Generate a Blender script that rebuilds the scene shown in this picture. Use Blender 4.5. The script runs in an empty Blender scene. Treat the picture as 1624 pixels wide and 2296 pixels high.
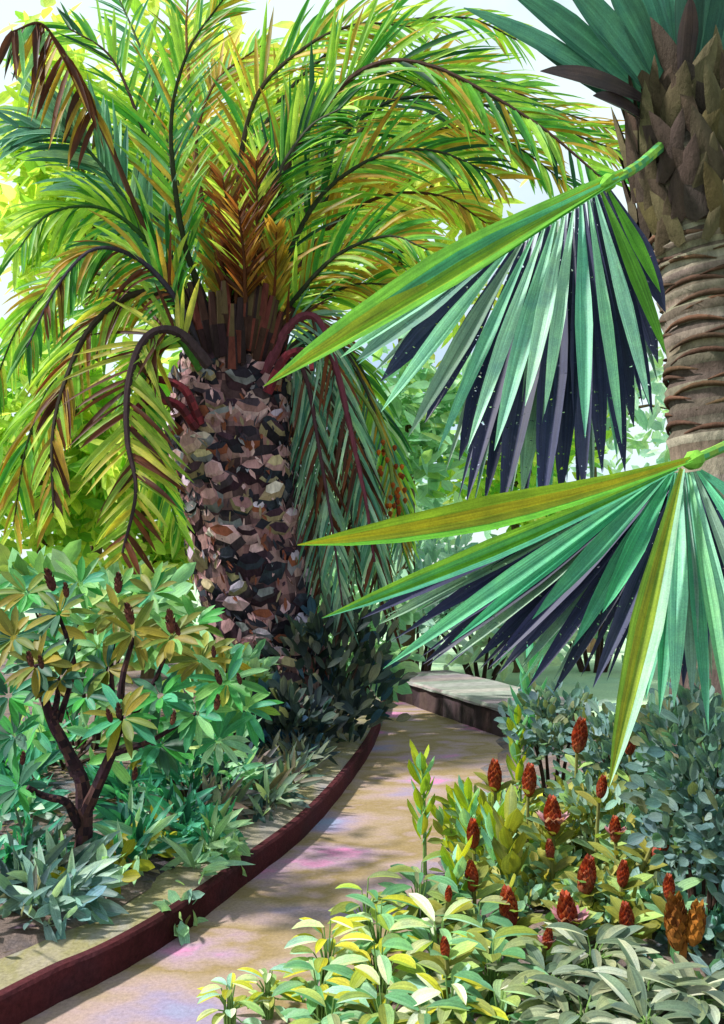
import bpy, math, random
from mathutils import Vector, Matrix, noise as mnoise

random.seed(11)
SC = bpy.context.scene
COL = SC.collection
R = math.radians

# ------------------------------------------------------------------ camera
F, HX, HY, EYE = 1900.0, 812.0, 1300.0, 1.6      # focal length and principal point of the view, eye height
cam_d = bpy.data.cameras.new('camera')
cam = bpy.data.objects.new('camera', cam_d); COL.objects.link(cam)
cam.location = (0, 0, EYE); cam.rotation_euler = (R(90), 0, 0)
cam_d.sensor_fit = 'AUTO'; cam_d.sensor_width = 36
cam_d.lens = 36 * F / 2296.0
cam_d.shift_y = (HY - 1148.0) / 2296.0
cam_d.clip_start = 0.05; cam_d.clip_end = 3000
SC.camera = cam

# ------------------------------------------------------------------ sky, sun, exposure
SUN_EL, SUN_AZ = R(50), R(-98)                   # azimuth from +Y towards +X: behind the garden, to the left
w = bpy.data.worlds.new('World'); SC.world = w; w.use_nodes = True
nt = w.node_tree; nt.nodes.clear()
out = nt.nodes.new('ShaderNodeOutputWorld'); bg = nt.nodes.new('ShaderNodeBackground')
sky = nt.nodes.new('ShaderNodeTexSky'); sky.sky_type = 'NISHITA'; sky.sun_disc = False
sky.sun_elevation = SUN_EL; sky.sun_rotation = SUN_AZ
tc = nt.nodes.new('ShaderNodeTexCoord'); nz = nt.nodes.new('ShaderNodeTexNoise')
nz.inputs['Scale'].default_value = 2.2; nz.inputs['Detail'].default_value = 6
rp = nt.nodes.new('ShaderNodeValToRGB'); rp.color_ramp.elements[0].position = .30; rp.color_ramp.elements[1].position = .52
mx = nt.nodes.new('ShaderNodeMix'); mx.data_type = 'RGBA'
mx.inputs[7].default_value = (4.5, 5.3, 5.5, 1)   # bright thin cloud
nt.links.new(tc.outputs['Generated'], nz.inputs['Vector']); nt.links.new(nz.outputs['Fac'], rp.inputs[0])
nt.links.new(rp.outputs[0], mx.inputs[0]); nt.links.new(sky.outputs[0], mx.inputs[6])
nt.links.new(mx.outputs[2], bg.inputs[0]); bg.inputs[1].default_value = 0.12
nt.links.new(bg.outputs[0], out.inputs[0])
sd = bpy.data.lights.new('sun', 'SUN'); sd.energy = 4.6; sd.angle = R(4); sd.color = (1, .96, .9)
sun = bpy.data.objects.new('sun', sd); COL.objects.link(sun)
to_sun = Vector((math.sin(SUN_AZ) * math.cos(SUN_EL), math.cos(SUN_AZ) * math.cos(SUN_EL), math.sin(SUN_EL)))
sun.rotation_euler = to_sun.to_track_quat('Z', 'Y').to_euler(); sun.location = (-6, 10, 14)
vs = SC.view_settings
vs.view_transform = 'Standard'; vs.look = 'None'; vs.gamma = 1; vs.use_curve_mapping = False; vs.exposure = 0.8
SC.cycles.max_bounces = 6; SC.cycles.transmission_bounces = 4; SC.cycles.diffuse_bounces = 4; SC.cycles.use_denoising = True

# ------------------------------------------------------------------ helpers
def U(px, py, Y):                                 # sketch point at distance Y in front of the painter
    return Vector(((px - HX) / F * Y, Y, EYE - (py - HY) / F * Y))
def G(px, py, z=0.0):                             # sketch point lying on the ground
    Y = (EYE - z) * F / (py - HY)
    return Vector(((px - HX) / F * Y, Y, z))
def hexc(h):
    h = h.lstrip('#'); r = []
    for i in (0, 2, 4):
        v = int(h[i:i+2], 16) / 255
        r.append(v / 12.92 if v <= .04045 else ((v + .055) / 1.055) ** 2.4)
    return tuple(r)
def jit(c, a=.15):
    k = 1 + random.uniform(-a, a)
    return tuple(max(0, x * k * (1 + random.uniform(-a, a) * .4)) for x in c)
def pick(pal):
    c = random.choice(pal)
    return jit(hexc(c) if isinstance(c, str) else c)
def spline(pts, n):
    P = [2 * pts[0] - pts[1]] + list(pts) + [2 * pts[-1] - pts[-2]]
    res = []; m = len(pts) - 1
    for i in range(n + 1):
        t = i / n * m; k = min(int(t), m - 1); u = t - k
        a, b, c, d = P[k], P[k+1], P[k+2], P[k+3]
        res.append(.5 * ((2*b) + (c-a)*u + (2*a-5*b+4*c-d)*u*u + (3*b-a-3*c+d)*u**3))
    return res
def lerp(a, b, t): return a + (b - a) * t
def interp(keys, t):
    for i in range(len(keys) - 1):
        if t <= keys[i+1][0]:
            a, b = keys[i], keys[i+1]
            return lerp(a[1], b[1], (t - a[0]) / max(1e-6, b[0] - a[0]))
    return keys[-1][1]
PROF = {
    'lance': [(0, .25), (.15, .62), (.4, 1), (.7, .72), (.9, .3), (1, .02)],
    'stroke': [(0, .45), (.2, .9), (.5, 1), (.8, .6), (1, .03)],
    'oval': [(0, .12), (.18, .7), (.45, 1), (.75, .86), (.92, .45), (1, .05)],
    'fan': [(0, .16), (.3, .62), (.52, 1), (.75, .78), (.92, .36), (1, .02)],
    'broad': [(0, .3), (.3, .85), (.6, 1), (.85, .6), (1, .05)],
}

class MB:
    def __init__(s): s.v = []; s.f = []; s.c = []; s.uv = []
    def face(s, idx, col, uv=None):
        s.f.append(tuple(idx)); s.c.append(col); s.uv.append(uv or [(0, 0)] * len(idx))
    def blade(s, p, d, n, L, W, col, droop=0., seg=5, fold=.18, prof='lance', tip=None, tip_at=.75, bend=None, twist=0., col2=None):
        d = d.normalized(); pr = PROF[prof]; off = random.random() * 50; rows = []
        cur = p.copy(); st = L / seg
        for i in range(seg + 1):
            t = i / seg
            side = d.cross(n)
            if side.length < 1e-4: side = d.cross(Vector((.3, .8, .5)))
            side.normalize(); nn = side.cross(d).normalized()
            if twist: side = side * math.cos(twist * t) + nn * math.sin(twist * t); nn = side.cross(d).normalized()
            hw = interp(pr, t) * W * .5
            b = len(s.v)
            s.v += [cur - side * hw + nn * hw * fold, cur - nn * hw * fold, cur + side * hw + nn * hw * fold]
            rows.append(b)
            cur = cur + d * st
            d = (d + Vector((0, 0, -droop / seg)) + (bend / seg if bend else Vector())).normalized()
        for i in range(seg):
            a, b = rows[i], rows[i+1]; v0, v1 = i / seg * L * 3 + off, (i + 1) / seg * L * 3 + off
            cc = tip if (tip and (i + .5) / seg > tip_at) else col
            s.face((a, a+1, b+1, b), cc, [(off, v0), (off + .5, v0), (off + .5, v1), (off, v1)])
            s.face((a+1, a+2, b+2, b+1), col2 if (col2 and cc is col) else cc, [(off + .5, v0), (off + 1, v0), (off + 1, v1), (off + .5, v1)])
        return cur
    def tube(s, pts, rad, sides, col, rough=0., cap=True, cols=None):
        rows = []; ref = Vector((0, -1, .2))
        for i, p in enumerate(pts):
            t = (pts[min(i+1, len(pts)-1)] - pts[max(i-1, 0)]).normalized()
            a = t.cross(ref)
            if a.length < .05: a = t.cross(Vector((1, 0, 0)))
            a.normalize(); b = a.cross(t).normalized()
            rows.append(len(s.v))
            for k in range(sides):
                an = k / sides * math.tau
                rr = rad[i] * (1 + (random.uniform(-rough, rough) if rough else 0))
                s.v.append(p + (a * math.cos(an) + b * math.sin(an)) * rr)
        for i in range(len(rows) - 1):
            for k in range(sides):
                k2 = (k + 1) % sides; A, B = rows[i], rows[i+1]
                c = pick(cols) if cols else col
                s.face((A+k, A+k2, B+k2, B+k), c, [(k, i), (k+1, i), (k+1, i+1), (k, i+1)])
        if cap:
            s.face([rows[0] + k for k in range(sides)][::-1], col); s.face([rows[-1] + k for k in range(sides)], col)
    def cone(s, p, ax, L, Rr, col, sides=8, rough=.12, cols=None):
        prof = [(0, .35), (.2, .95), (.4, 1), (.6, .8), (.8, .48), (1, .05)]
        pts = [p + ax * (L * t) for t, _ in prof]
        s.tube(pts, [Rr * q for _, q in prof], sides, col, rough, True, cols)
    def scaly(s, p, ax, L, Rr, pal, n=40):        # a bud or flower head made of small overlapping scales
        ax = ax.normalized(); a = ax.orthogonal().normalized(); b = ax.cross(a)
        s.cone(p, ax, L, Rr * .7, pick(pal))
        for i in range(n):
            t = (i + .5) / n; an = i * 2.39996
            o = a * math.cos(an) + b * math.sin(an); r = Rr * (math.sin(math.pi * (.2 + .79 * t)) ** 1.15) * .8
            s.blade(p + ax * (L * t * .86) + o * r * .6, (ax * 1.0 + o * .38), o, L * .27, Rr * .6, pick(pal), seg=3, prof='broad', fold=.3)
    def build(s, name, mat, parent=None, loc=None, smooth=False):
        me = bpy.data.meshes.new(name)
        org = loc if loc is not None else (parent.matrix_world.translation if parent else Vector())
        me.from_pydata([tuple(v - org) for v in s.v], [], s.f)
        at = me.color_attributes.new('Col', 'FLOAT_COLOR', 'CORNER')
        uvl = me.uv_layers.new(name='UVMap'); cb = []; ub = []
        for f, c, uv in zip(s.f, s.c, s.uv):
            for k in range(len(f)): cb += [c[0], c[1], c[2], 1]; ub += [uv[k][0], uv[k][1]]
        at.data.foreach_set('color', cb); uvl.data.foreach_set('uv', ub)
        me.materials.append(mat)
        if smooth: me.polygons.foreach_set('use_smooth', [True] * len(me.polygons))
        me.update()
        o = bpy.data.objects.new(name, me); COL.objects.link(o)
        if parent: o.parent = parent; o.location = org - parent_world(parent)
        else: o.location = org
        return o
def parent_world(p):
    v = Vector(p.location)
    while p.parent: p = p.parent; v += Vector(p.location)
    return v
def part(mb, name, mat, parent, label=None, smooth=False):
    smooth = smooth or mat in (M_LEAF, M_SILVER, M_PALM, M_BACK)
    o = mb.build(name, mat, None, parent_world(parent), smooth); o.parent = parent; o.location = (0, 0, 0)
    if label: o['label'] = label
    return o
def thing(name, label, cat, loc, group=None):
    o = bpy.data.objects.new(name, None); COL.objects.link(o); o.location = loc; o.empty_display_size = .1
    o['label'] = label; o['category'] = cat
    if group: o['group'] = group
    return o
def tag(o, label, cat, group=None):
    o['label'] = label; o['category'] = cat
    if group: o['group'] = group
    return o
def structure(mb, name, mat):
    o = mb.build(name, mat, None, Vector()); o['kind'] = 'structure'; return o

# ------------------------------------------------------------------ materials
def base_mat(name):
    m = bpy.data.materials.new(name); m.use_nodes = True; t = m.node_tree; t.nodes.clear()
    return m, t, t.nodes.new('ShaderNodeOutputMaterial')
def N(t, kind, **kw):
    n = t.nodes.new(kind)
    for k, v in kw.items(): setattr(n, k, v)
    return n
def mixc(t, fac, a, b, mode='MIX'):
    m = N(t, 'ShaderNodeMix', data_type='RGBA', blend_type=mode)
    for sock, val in ((0, fac), (6, a), (7, b)):
        if isinstance(val, (int, float)): m.inputs[sock].default_value = val
        elif isinstance(val, tuple): m.inputs[sock].default_value = (*val[:3], 1)
        else: t.links.new(val, m.inputs[sock])
    return m.outputs[2]
def ramp(t, src, stops):
    r = N(t, 'ShaderNodeValToRGB'); e = r.color_ramp.elements
    while len(e) < len(stops): e.new(.5)
    for i, (p, c) in enumerate(stops): e[i].position = p; e[i].color = (*c, 1) if len(c) == 3 else c
    t.links.new(src, r.inputs[0]); return r.outputs[0]
def noise(t, vec, scale, detail=4, rough=.6):
    n = N(t, 'ShaderNodeTexNoise'); n.inputs['Scale'].default_value = scale
    n.inputs['Detail'].default_value = detail; n.inputs['Roughness'].default_value = rough
    if vec: t.links.new(vec, n.inputs['Vector'])
    return n.outputs['Fac']
def leaf_mat(name, trans=.4, streak=.3, rough=.5, tcol=(1.25, 1.3, .55), blot=.3, scale=1.0, torn=0.):
    m, t, o = base_mat(name)
    at = N(t, 'ShaderNodeAttribute', attribute_name='Col')
    uv = N(t, 'ShaderNodeUVMap', uv_map='UVMap'); mp = N(t, 'ShaderNodeMapping'); mp.inputs['Scale'].default_value = (9 * scale, 1.1, 1)
    t.links.new(uv.outputs[0], mp.inputs[0])
    g = (1,) * 3; lo = (1 - streak,) * 3; hi = (1 + streak * .8,) * 3
    c = mixc(t, 1.0, at.outputs['Color'], ramp(t, noise(t, mp.outputs[0], 1.0, 3), [(.3, lo), (.7, hi)]), 'MULTIPLY')
    tcn = N(t, 'ShaderNodeTexCoord')
    c = mixc(t, 1.0, c, ramp(t, noise(t, tcn.outputs['Object'], 9 * scale, 4), [(.3, (1 - blot, 1 - blot * .7, 1 - blot * .3)), (.7, (1 + blot, 1 + blot * .9, 1 + blot * .2))]), 'MULTIPLY')
    # fine grain like pigment settling on the leaf skin
    c = mixc(t, 1.0, c, ramp(t, noise(t, tcn.outputs['Object'], 160, 2, .8), [(.3, (.82, .82, .82)), (.7, (1.14, 1.14, 1.14))]), 'MULTIPLY')
    p = N(t, 'ShaderNodeBsdfPrincipled'); p.inputs['Roughness'].default_value = rough
    p.inputs['Specular IOR Level'].default_value = .25
    t.links.new(c, p.inputs['Base Color'])
    tr = N(t, 'ShaderNodeBsdfTranslucent'); t.links.new(mixc(t, 1.0, c, tcol, 'MULTIPLY'), tr.inputs[0])
    ms = N(t, 'ShaderNodeMixShader'); ms.inputs[0].default_value = trans
    t.links.new(p.outputs[0], ms.inputs[1]); t.links.new(tr.outputs[0], ms.inputs[2]); last = ms.outputs[0]
    if torn:                                      # wind torn slits across the blade
        m2 = N(t, 'ShaderNodeMapping'); m2.inputs['Scale'].default_value = (2.2, 26, 1); t.links.new(uv.outputs[0], m2.inputs[0])
        f = ramp(t, noise(t, m2.outputs[0], 1.0, 3, .65), [(.66 - torn, (0, 0, 0)), (.68 - torn, (1, 1, 1))])
        tp_ = N(t, 'ShaderNodeBsdfTransparent'); mt = N(t, 'ShaderNodeMixShader')
        t.links.new(f, mt.inputs[0]); t.links.new(last, mt.inputs[1]); t.links.new(tp_.outputs[0], mt.inputs[2]); last = mt.outputs[0]
    t.links.new(last, o.inputs[0])
    return m
def bark_mat(name, scale=14, amp=.4, bump=.4, stretch=(1, 1, .35)):
    m, t, o = base_mat(name)
    at = N(t, 'ShaderNodeAttribute', attribute_name='Col'); tcn = N(t, 'ShaderNodeTexCoord')
    mp = N(t, 'ShaderNodeMapping'); mp.inputs['Scale'].default_value = stretch; t.links.new(tcn.outputs['Object'], mp.inputs[0])
    f = noise(t, mp.outputs[0], scale, 6, .7)
    c = mixc(t, 1.0, at.outputs['Color'], ramp(t, f, [(.3, (1 - amp,) * 3), (.72, (1 + amp,) * 3)]), 'MULTIPLY')
    p = N(t, 'ShaderNodeBsdfPrincipled'); p.inputs['Roughness'].default_value = .9; p.inputs['Specular IOR Level'].default_value = .15
    t.links.new(c, p.inputs['Base Color'])
    b = N(t, 'ShaderNodeBump'); b.inputs['Strength'].default_value = bump; b.inputs['Distance'].default_value = .03
    t.links.new(f, b.inputs['Height']); t.links.new(b.outputs[0], p.inputs['Normal']); t.links.new(p.outputs[0], o.inputs[0])
    return m
def ground_mat(name, stops, scale, stretch=(1, 1, 1), grain=60, gamp=.25, bump=.3, loc=(0, 0, 0)):
    m, t, o = base_mat(name)
    tcn = N(t, 'ShaderNodeTexCoord'); mp = N(t, 'ShaderNodeMapping'); mp.inputs['Scale'].default_value = stretch
    mp.inputs['Rotation'].default_value = (0, 0, R(-12)); mp.inputs['Location'].default_value = loc; t.links.new(tcn.outputs['Object'], mp.inputs[0])
    c = ramp(t, noise(t, mp.outputs[0], scale, 5, .55), [(p, hexc(h)) for p, h in stops])
    g = noise(t, tcn.outputs['Object'], grain, 5, .75)
    c = mixc(t, 1.0, c, ramp(t, g, [(.3, (1 - gamp,) * 3), (.7, (1 + gamp,) * 3)]), 'MULTIPLY')
    p = N(t, 'ShaderNodeBsdfPrincipled'); p.inputs['Roughness'].default_value = .92; p.inputs['Specular IOR Level'].default_value = .1
    t.links.new(c, p.inputs['Base Color'])
    b = N(t, 'ShaderNodeBump'); b.inputs['Strength'].default_value = bump; b.inputs['Distance'].default_value = .02
    t.links.new(g, b.inputs['Height']); t.links.new(b.outputs[0], p.inputs['Normal']); t.links.new(p.outputs[0], o.inputs[0])
    return m
M_PALM = leaf_mat('palm_leaflet', .55, .3, .5, (1.35, 1.3, .9))
M_FAN = leaf_mat('fan_leaf', .36, .42, .42, (1.15, 1.2, .95), .22, 1.4)
M_TORN = leaf_mat('torn_fan_leaf', .3, .4, .45, (1.1, 1.15, 1.0), .25, 1.4, .012)
M_FRAY = leaf_mat('frayed_fan_leaf', .36, .42, .45, (1.15, 1.2, .95), .22, 1.4, 0)
M_LEAF = leaf_mat('garden_leaf', .38, .3)
M_BACK = leaf_mat('backlit_leaf', .55, .2, .6, (1.1, 1.1, .85), .2)
M_SILVER = leaf_mat('silver_leaf', .25, .3, .7, (1.05, 1.1, .8))
M_RACHIS = bark_mat('leaf_stalk', 30, .35, .2)
M_BARK = bark_mat('palm_bark', 16, .45, .6)
M_WOOD = bark_mat('shrub_wood', 22, .4, .5)
M_BUD = bark_mat('bud_scales', 40, .35, .3, (1, 1, 1))
M_STONE = bark_mat('grey_stone', 9, .28, .4, (1, 1, 1))
M_KERB = ground_mat('kerb_brick', [(.3, '#301416'), (.5, '#472024'), (.62, '#382026'), (.75, '#523034')], 2.2, (1, .5, 1), 45, .35, .4)
M_PATH = ground_mat('sandy_path', [(.29, '#7c86a0'), (.35, '#857a92'), (.42, '#94807c'), (.47, '#8e7c68'), (.52, '#82704f'), (.56, '#927e78'), (.60, '#957c8c'), (.645, '#b8749a'), (.70, '#948090')], .95, (.9, 1.3, 1), 55, .22, .25, (3.1, 1.7, 0))
M_VERGE = ground_mat('dry_verge', [(.3, '#7c787a'), (.45, '#8a8272'), (.55, '#7c7654'), (.7, '#8c8a90')], 2.6, (1.5, .6, 1), 50, .3, .3)
M_SOIL = ground_mat('bed_soil', [(.3, '#44424c'), (.45, '#6a5d58'), (.55, '#7b6a62'), (.66, '#55606a'), (.75, '#8d7a7a')], 3.2, (1, 1, 1), 40, .4, .8)
M_LAWN = ground_mat('pale_lawn', [(.3, '#8fae8c'), (.5, '#a4bc98'), (.7, '#84a890')], .6, (1, 1, 1), 30, .25, .5)

# ------------------------------------------------------------------ setting: ground, path, kerb, beds
KB = [(-4.3, -3.0), (-2.75, 0.0), (-1.78, 2.0)]
for px, py in ((45, 2296), (150, 2239), (220, 2209), (350, 2134), (425, 2084), (500, 2024), (600, 1944), (675, 1889), (750, 1804), (790, 1750), (832, 1690), (852, 1640), (862, 1600), (868, 1562)):
    g = G(px, py); KB.append((g.x, g.y))
KBs = spline([Vector((x, y, 0)) for x, y in KB], 90)
for _ in range(14): KBs = [KBs[0]] + [(a + b * 2 + c) / 4 for a, b, c in zip(KBs, KBs[1:], KBs[2:])] + [KBs[-1]]
def kerb_x(y):
    for a, b in zip(KBs, KBs[1:]):
        if a.y <= y <= b.y: return lerp(a.x, b.x, (y - a.y) / max(1e-6, b.y - a.y))
    return KBs[-1].x + (y - KBs[-1].y) * .1 if y > KBs[-1].y else KBs[0].x
def path_r(y):
    return interp([(-3, .15), (2.5, .0), (3.2, .12), (5.5, .62), (8.4, 1.35), (12, 1.6)], y)
def hgt(x, y):                                    # height of the beds
    k = kerb_x(y)
    if x < k - .1:
        dd = k - .1 - x
        return .115 + min(.16, dd * .1) + .03 * mnoise.noise(Vector((x * 1.6, y * 1.6, 0)))
    r = path_r(y)
    if x > r and y < 9.2:
        return min(.14, (x - r) * .16) + .02 * mnoise.noise(Vector((x * 2, y * 2, 3)))
    return 0.
def sheet(xs, ys, fz):
    mb = MB(); nx, ny = len(xs), len(ys)
    mb.v = [Vector((x, y, fz(x, y))) for y in ys for x in xs]
    for j in range(ny - 1):
        for i in range(nx - 1):
            a = j * nx + i; mb.face((a, a + 1, a + nx + 1, a + nx), (.5, .5, .5))
    return mb
ground = structure(sheet([-900, -100, -20, 20, 100, 900], [-100, 0, 20, 100, 900, 2500], lambda x, y: -.03), 'ground', M_LAWN)
def strip(fl, fr, ys, zl, zr):
    mb = MB()
    for y in ys: mb.v += [Vector((fl(y), y, zl(y))), Vector((fr(y), y, zr(y)))]
    for i in range(len(ys) - 1): mb.face((2*i, 2*i+1, 2*i+3, 2*i+2), (.5, .5, .5))
    return mb
ysp = [-3 + i * .25 for i in range(63)]
structure(strip(lambda y: kerb_x(y) - .02, lambda y: path_r(y) + .35, ysp, lambda y: 0, lambda y: 0), 'path', M_PATH)
kb = MB()
for i, p in enumerate(KBs):
    tdir = (KBs[min(i+1, 90)] - KBs[max(i-1, 0)]).normalized(); o = Vector((-tdir.y, tdir.x, 0))
    wob = .002 * math.sin(i * 1.7); h = .13 + .002 * math.sin(i * .37)
    kb.v += [p - o * wob + Vector((0, 0, -.05)), p - o * wob + Vector((0, 0, h - .012)), p + o * .012 + Vector((0, 0, h)), p + o * .05 + Vector((0, 0, h)), p + o * .055 + Vector((0, 0, -.05))]
for i in range(90):
    a, b = i * 5, i * 5 + 5
    for k in range(4): kb.face((a + k, b + k, b + k + 1, a + k + 1), (.5,) * 3)
kb.face((0, 1, 2, 3, 4), (.5,) * 3); kb.face((450, 454, 453, 452, 451), (.5,) * 3)
structure(kb, 'kerb', M_KERB)
def kx(off): return lambda y: kerb_x(y) - off
ysv = [-3 + i * .2 for i in range(76)]
structure(strip(kx(.33), kx(.053), ysv, lambda y: .126 + .008 * math.sin(y * 3), lambda y: .118), 'verge', M_VERGE)
lb = MB(); us = [0.28, .45, .7, .95, 1.25, 1.6, 2.0, 2.5, 3.1, 3.8, 4.6, 5.6, 7, 9]; ysb = [-2 + i * .22 for i in range(75)]
for y in ysb:
    for u in us:
        x = kerb_x(y) - u; z = hgt(x, y) - (.02 if u < .3 else 0)
        lb.v.append(Vector((x, y, z)))
n_ = len(us)
for j in range(len(ysb) - 1):
    for i in range(n_ - 1):
        a = j * n_ + i; lb.face((a + 1, a, a + n_, a + n_ + 1), (.5,) * 3)
structure(lb, 'flower_bed_soil', M_SOIL)
rb = MB(); us = [0, .08, .2, .35, .55, .8, 1.1, 1.5, 2, 2.6, 3.4, 4.4, 6]; ysb = [-2 + i * .2 for i in range(57)]
for y in ysb:
    for u in us:
        x = path_r(y) + u + (.05 * math.sin(y * 5) + .04 * math.sin(y * 11 + 1) if u < .1 else 0)
        rb.v.append(Vector((x, y, hgt(path_r(y) + u + .001, y) + (.004 if u else -.01))))
n_ = len(us)
for j in range(len(ysb) - 1):
    for i in range(n_ - 1):
        a = j * n_ + i; rb.face((a, a + 1, a + n_ + 1, a + n_), (.5,) * 3)
structure(rb, 'planting_bed_soil', M_SOIL)

# low stone wall closing the far end of the path
A, B = Vector((.32, 11.7, 0)), Vector((1.43, 8.56, 0)); ax = (B - A).normalized(); back = Vector((-ax.y, ax.x, 0))
if back.y < 0: back = -back
wall = thing('low_stone_wall', 'low grey stone wall with flat slab top across the end of the sandy path', 'wall', A)
def block(mb, a, b, bk, z0, z1, n, cols, wob=.012, over=0.):
    ax_ = (b - a).normalized(); rows = []
    for i in range(n + 1):
        p = a.lerp(b, i / n); r = []
        ring = [(-over, z0), (-over, z1 - .025), (-over + .025, z1), (bk + over - .025, z1), (bk + over, z1 - .025), (bk + over, z0)]
        for o, z in ring:
            r.append(len(mb.v)); mb.v.append(p + back * (o + random.uniform(-wob, wob)) + Vector((0, 0, z + random.uniform(-wob, wob) * .6)))
        rows.append(r)
    for i in range(n):
        for k in range(5): mb.face((rows[i][k], rows[i+1][k], rows[i+1][k+1], rows[i][k+1]), pick(cols))
        mb.face((rows[i][5], rows[i+1][5], rows[i+1][0], rows[i][0]), pick(cols))
    mb.face(rows[0], pick(cols)); mb.face(rows[-1][::-1], pick(cols))
b = MB(); block(b, A, B, .95, -.03, .265, 14, ['#4a3c3a', '#3f3436', '#55464a']); part(b, 'wall_body', M_STONE, wall)
b = MB(); block(b, A - ax * .05, B + ax * .05, .95, .268, .315, 12, ['#848880', '#7c827a', '#938f8c', '#8a8080'], .008, .05); part(b, 'coping_slab', M_STONE, wall)

# ------------------------------------------------------------------ date palm
GREEN = ['#8aba44', '#68a43a', '#a4ca54', '#48923a', '#b2d264', '#76b056', '#94c04c']
LIME = ['#b4d24a', '#c6dc5a', '#9cc640', '#d2de58']
DEEP = ['#2f6e30', '#3f7f34', '#27503a', '#1f5a2c']
OCHRE = ['#b8943c', '#b08830', '#c8a444', '#988434']
BROWN = ['#5c3020', '#6e3c26', '#4a2a22']
MINT = ['#74b07e', '#5f9c72', '#8cc08a', '#4f8f6a']
TEALD = ['#4c7c6e', '#5c907c', '#7ca490', '#a0bcaa', '#8fb0a0']
palm = thing('date_palm', 'large date palm with arching feather fronds and a thick scaly trunk', 'palm tree', U(585, 1420, 8.0) * Vector((1, 1, 0)) if False else Vector((U(585, 1420, 8.0).x, 8.0, .2)))
tpts = [Vector((U(600, 1500, 8).x, 8.0, .1)), U(598, 1480, 8), U(590, 1400, 8), U(560, 1250, 8), U(533, 1100, 8), U(515, 980, 8), U(520, 880, 8), U(530, 810, 8), U(540, 760, 8)]
tr_ = [.62, .58, .53, .55, .57, .59, .55, .47, .32]
tp = spline(tpts, 40); rad = [interp([(i / 8, r) for i, r in enumerate(tr_)], j / 40) for j in range(41)]
b = MB(); b.tube(tp, [r * .93 for r in rad], 28, hexc('#3a2a2c'), .03, True, ['#33282f', '#4a3438', '#6e5052', '#a07c7a', '#85605f'])
DARKB = ['#231d27', '#2c2834', '#2e323e', '#37242f', '#443640']; PALEB = ['#c8b2c4', '#b8a2b4', '#aa9aac', '#c4b0ac', '#b0a080']; MIDB = ['#a67c80', '#8a6468', '#bb949a', '#8a7860', '#7a4434', '#77747c', '#9a7478']
rows_n = 29; per = 16
for r_ in range(rows_n):
    t = .06 + .92 * r_ / rows_n; k = t * 40; i = int(k); c = tp[i].lerp(tp[min(i+1, 40)], k - i); rr = lerp(rad[i], rad[min(i+1, 40)], k - i)
    up = (tp[min(i+2, 40)] - tp[max(i-2, 0)]).normalized(); a = up.cross(Vector((0, -1, 0))).normalized(); bb = up.cross(a)
    for q in range(per):
        an = (q + .5 * (r_ % 2) + random.uniform(-.4, .4)) / per * math.tau; jz = random.uniform(-.06, .06)
        if random.random() < .14: continue
        o = a * math.cos(an) + bb * math.sin(an); s = up.cross(o).normalized()
        w_ = rr * math.tau / per * random.uniform(.4, .72); h_ = random.uniform(.045, .1); ln = random.uniform(-.01, .035); tw = random.uniform(-.5, .35)
        base = c + o * rr * .9 + up * (jz - .05); tipc = c + o * (rr + ln) + up * (jz + random.uniform(.0, .09)) + s * random.uniform(-.03, .03)
        n0 = len(b.v); M = 6
        for (ctr, kw, kh) in ((base, 1.05, 1.05), (base.lerp(tipc, .7), .95, .9), (tipc, .72, .6)):
            for j in range(M):
                a_ = j / M * math.tau; q_ = random.uniform(.75, 1.2); ca, sa_ = math.cos(a_) * w_ * kw * q_, math.sin(a_) * h_ * kh * q_
                b.v.append(ctr + s * (ca * math.cos(tw) - sa_ * math.sin(tw)) + up * (ca * math.sin(tw) + sa_ * math.cos(tw)) + o * random.uniform(-.008, .008))
        sd_ = pick(DARKB if random.random() < .75 else MIDB); s2 = pick(MIDB if random.random() < .6 else DARKB); tpc = pick(PALEB if random.random() < .22 else (MIDB if random.random() < .48 else DARKB))
        for L_ in (0, 1):
            for j in range(M):
                j2 = (j + 1) % M; b.face((n0 + L_*M + j, n0 + L_*M + j2, n0 + L_*M + M + j2, n0 + L_*M + M + j), s2 if (L_ or j in (1, 2)) else sd_)
        b.face([n0 + 2*M + j for j in range(M)], tpc)
for q in range(1500):                             # frayed fibre between the leaf scars
    k = random.uniform(1, 38.5); i = int(k); c = tp[i].lerp(tp[i+1], k - i); rr = lerp(rad[i], rad[i+1], k - i)
    up = (tp[i+1] - tp[i]).normalized(); a = up.cross(Vector((0, -1, 0))).normalized(); an = random.uniform(0, math.tau)
    o = a * math.cos(an) + up.cross(a) * math.sin(an); s = up.cross(o)
    b.blade(c + o * (rr + random.uniform(-.02, .025)), up * random.choice((-1, -1, 1)) + s * random.uniform(-.9, .9) + o * random.uniform(0, .35), o, random.uniform(.05, .13), random.uniform(.012, .045), pick(MIDB + DARKB + ['#7a4434', '#5c4038', '#b48e90']), .2, 2, .2, 'stroke')
part(b, 'trunk', M_BARK, palm)

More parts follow.
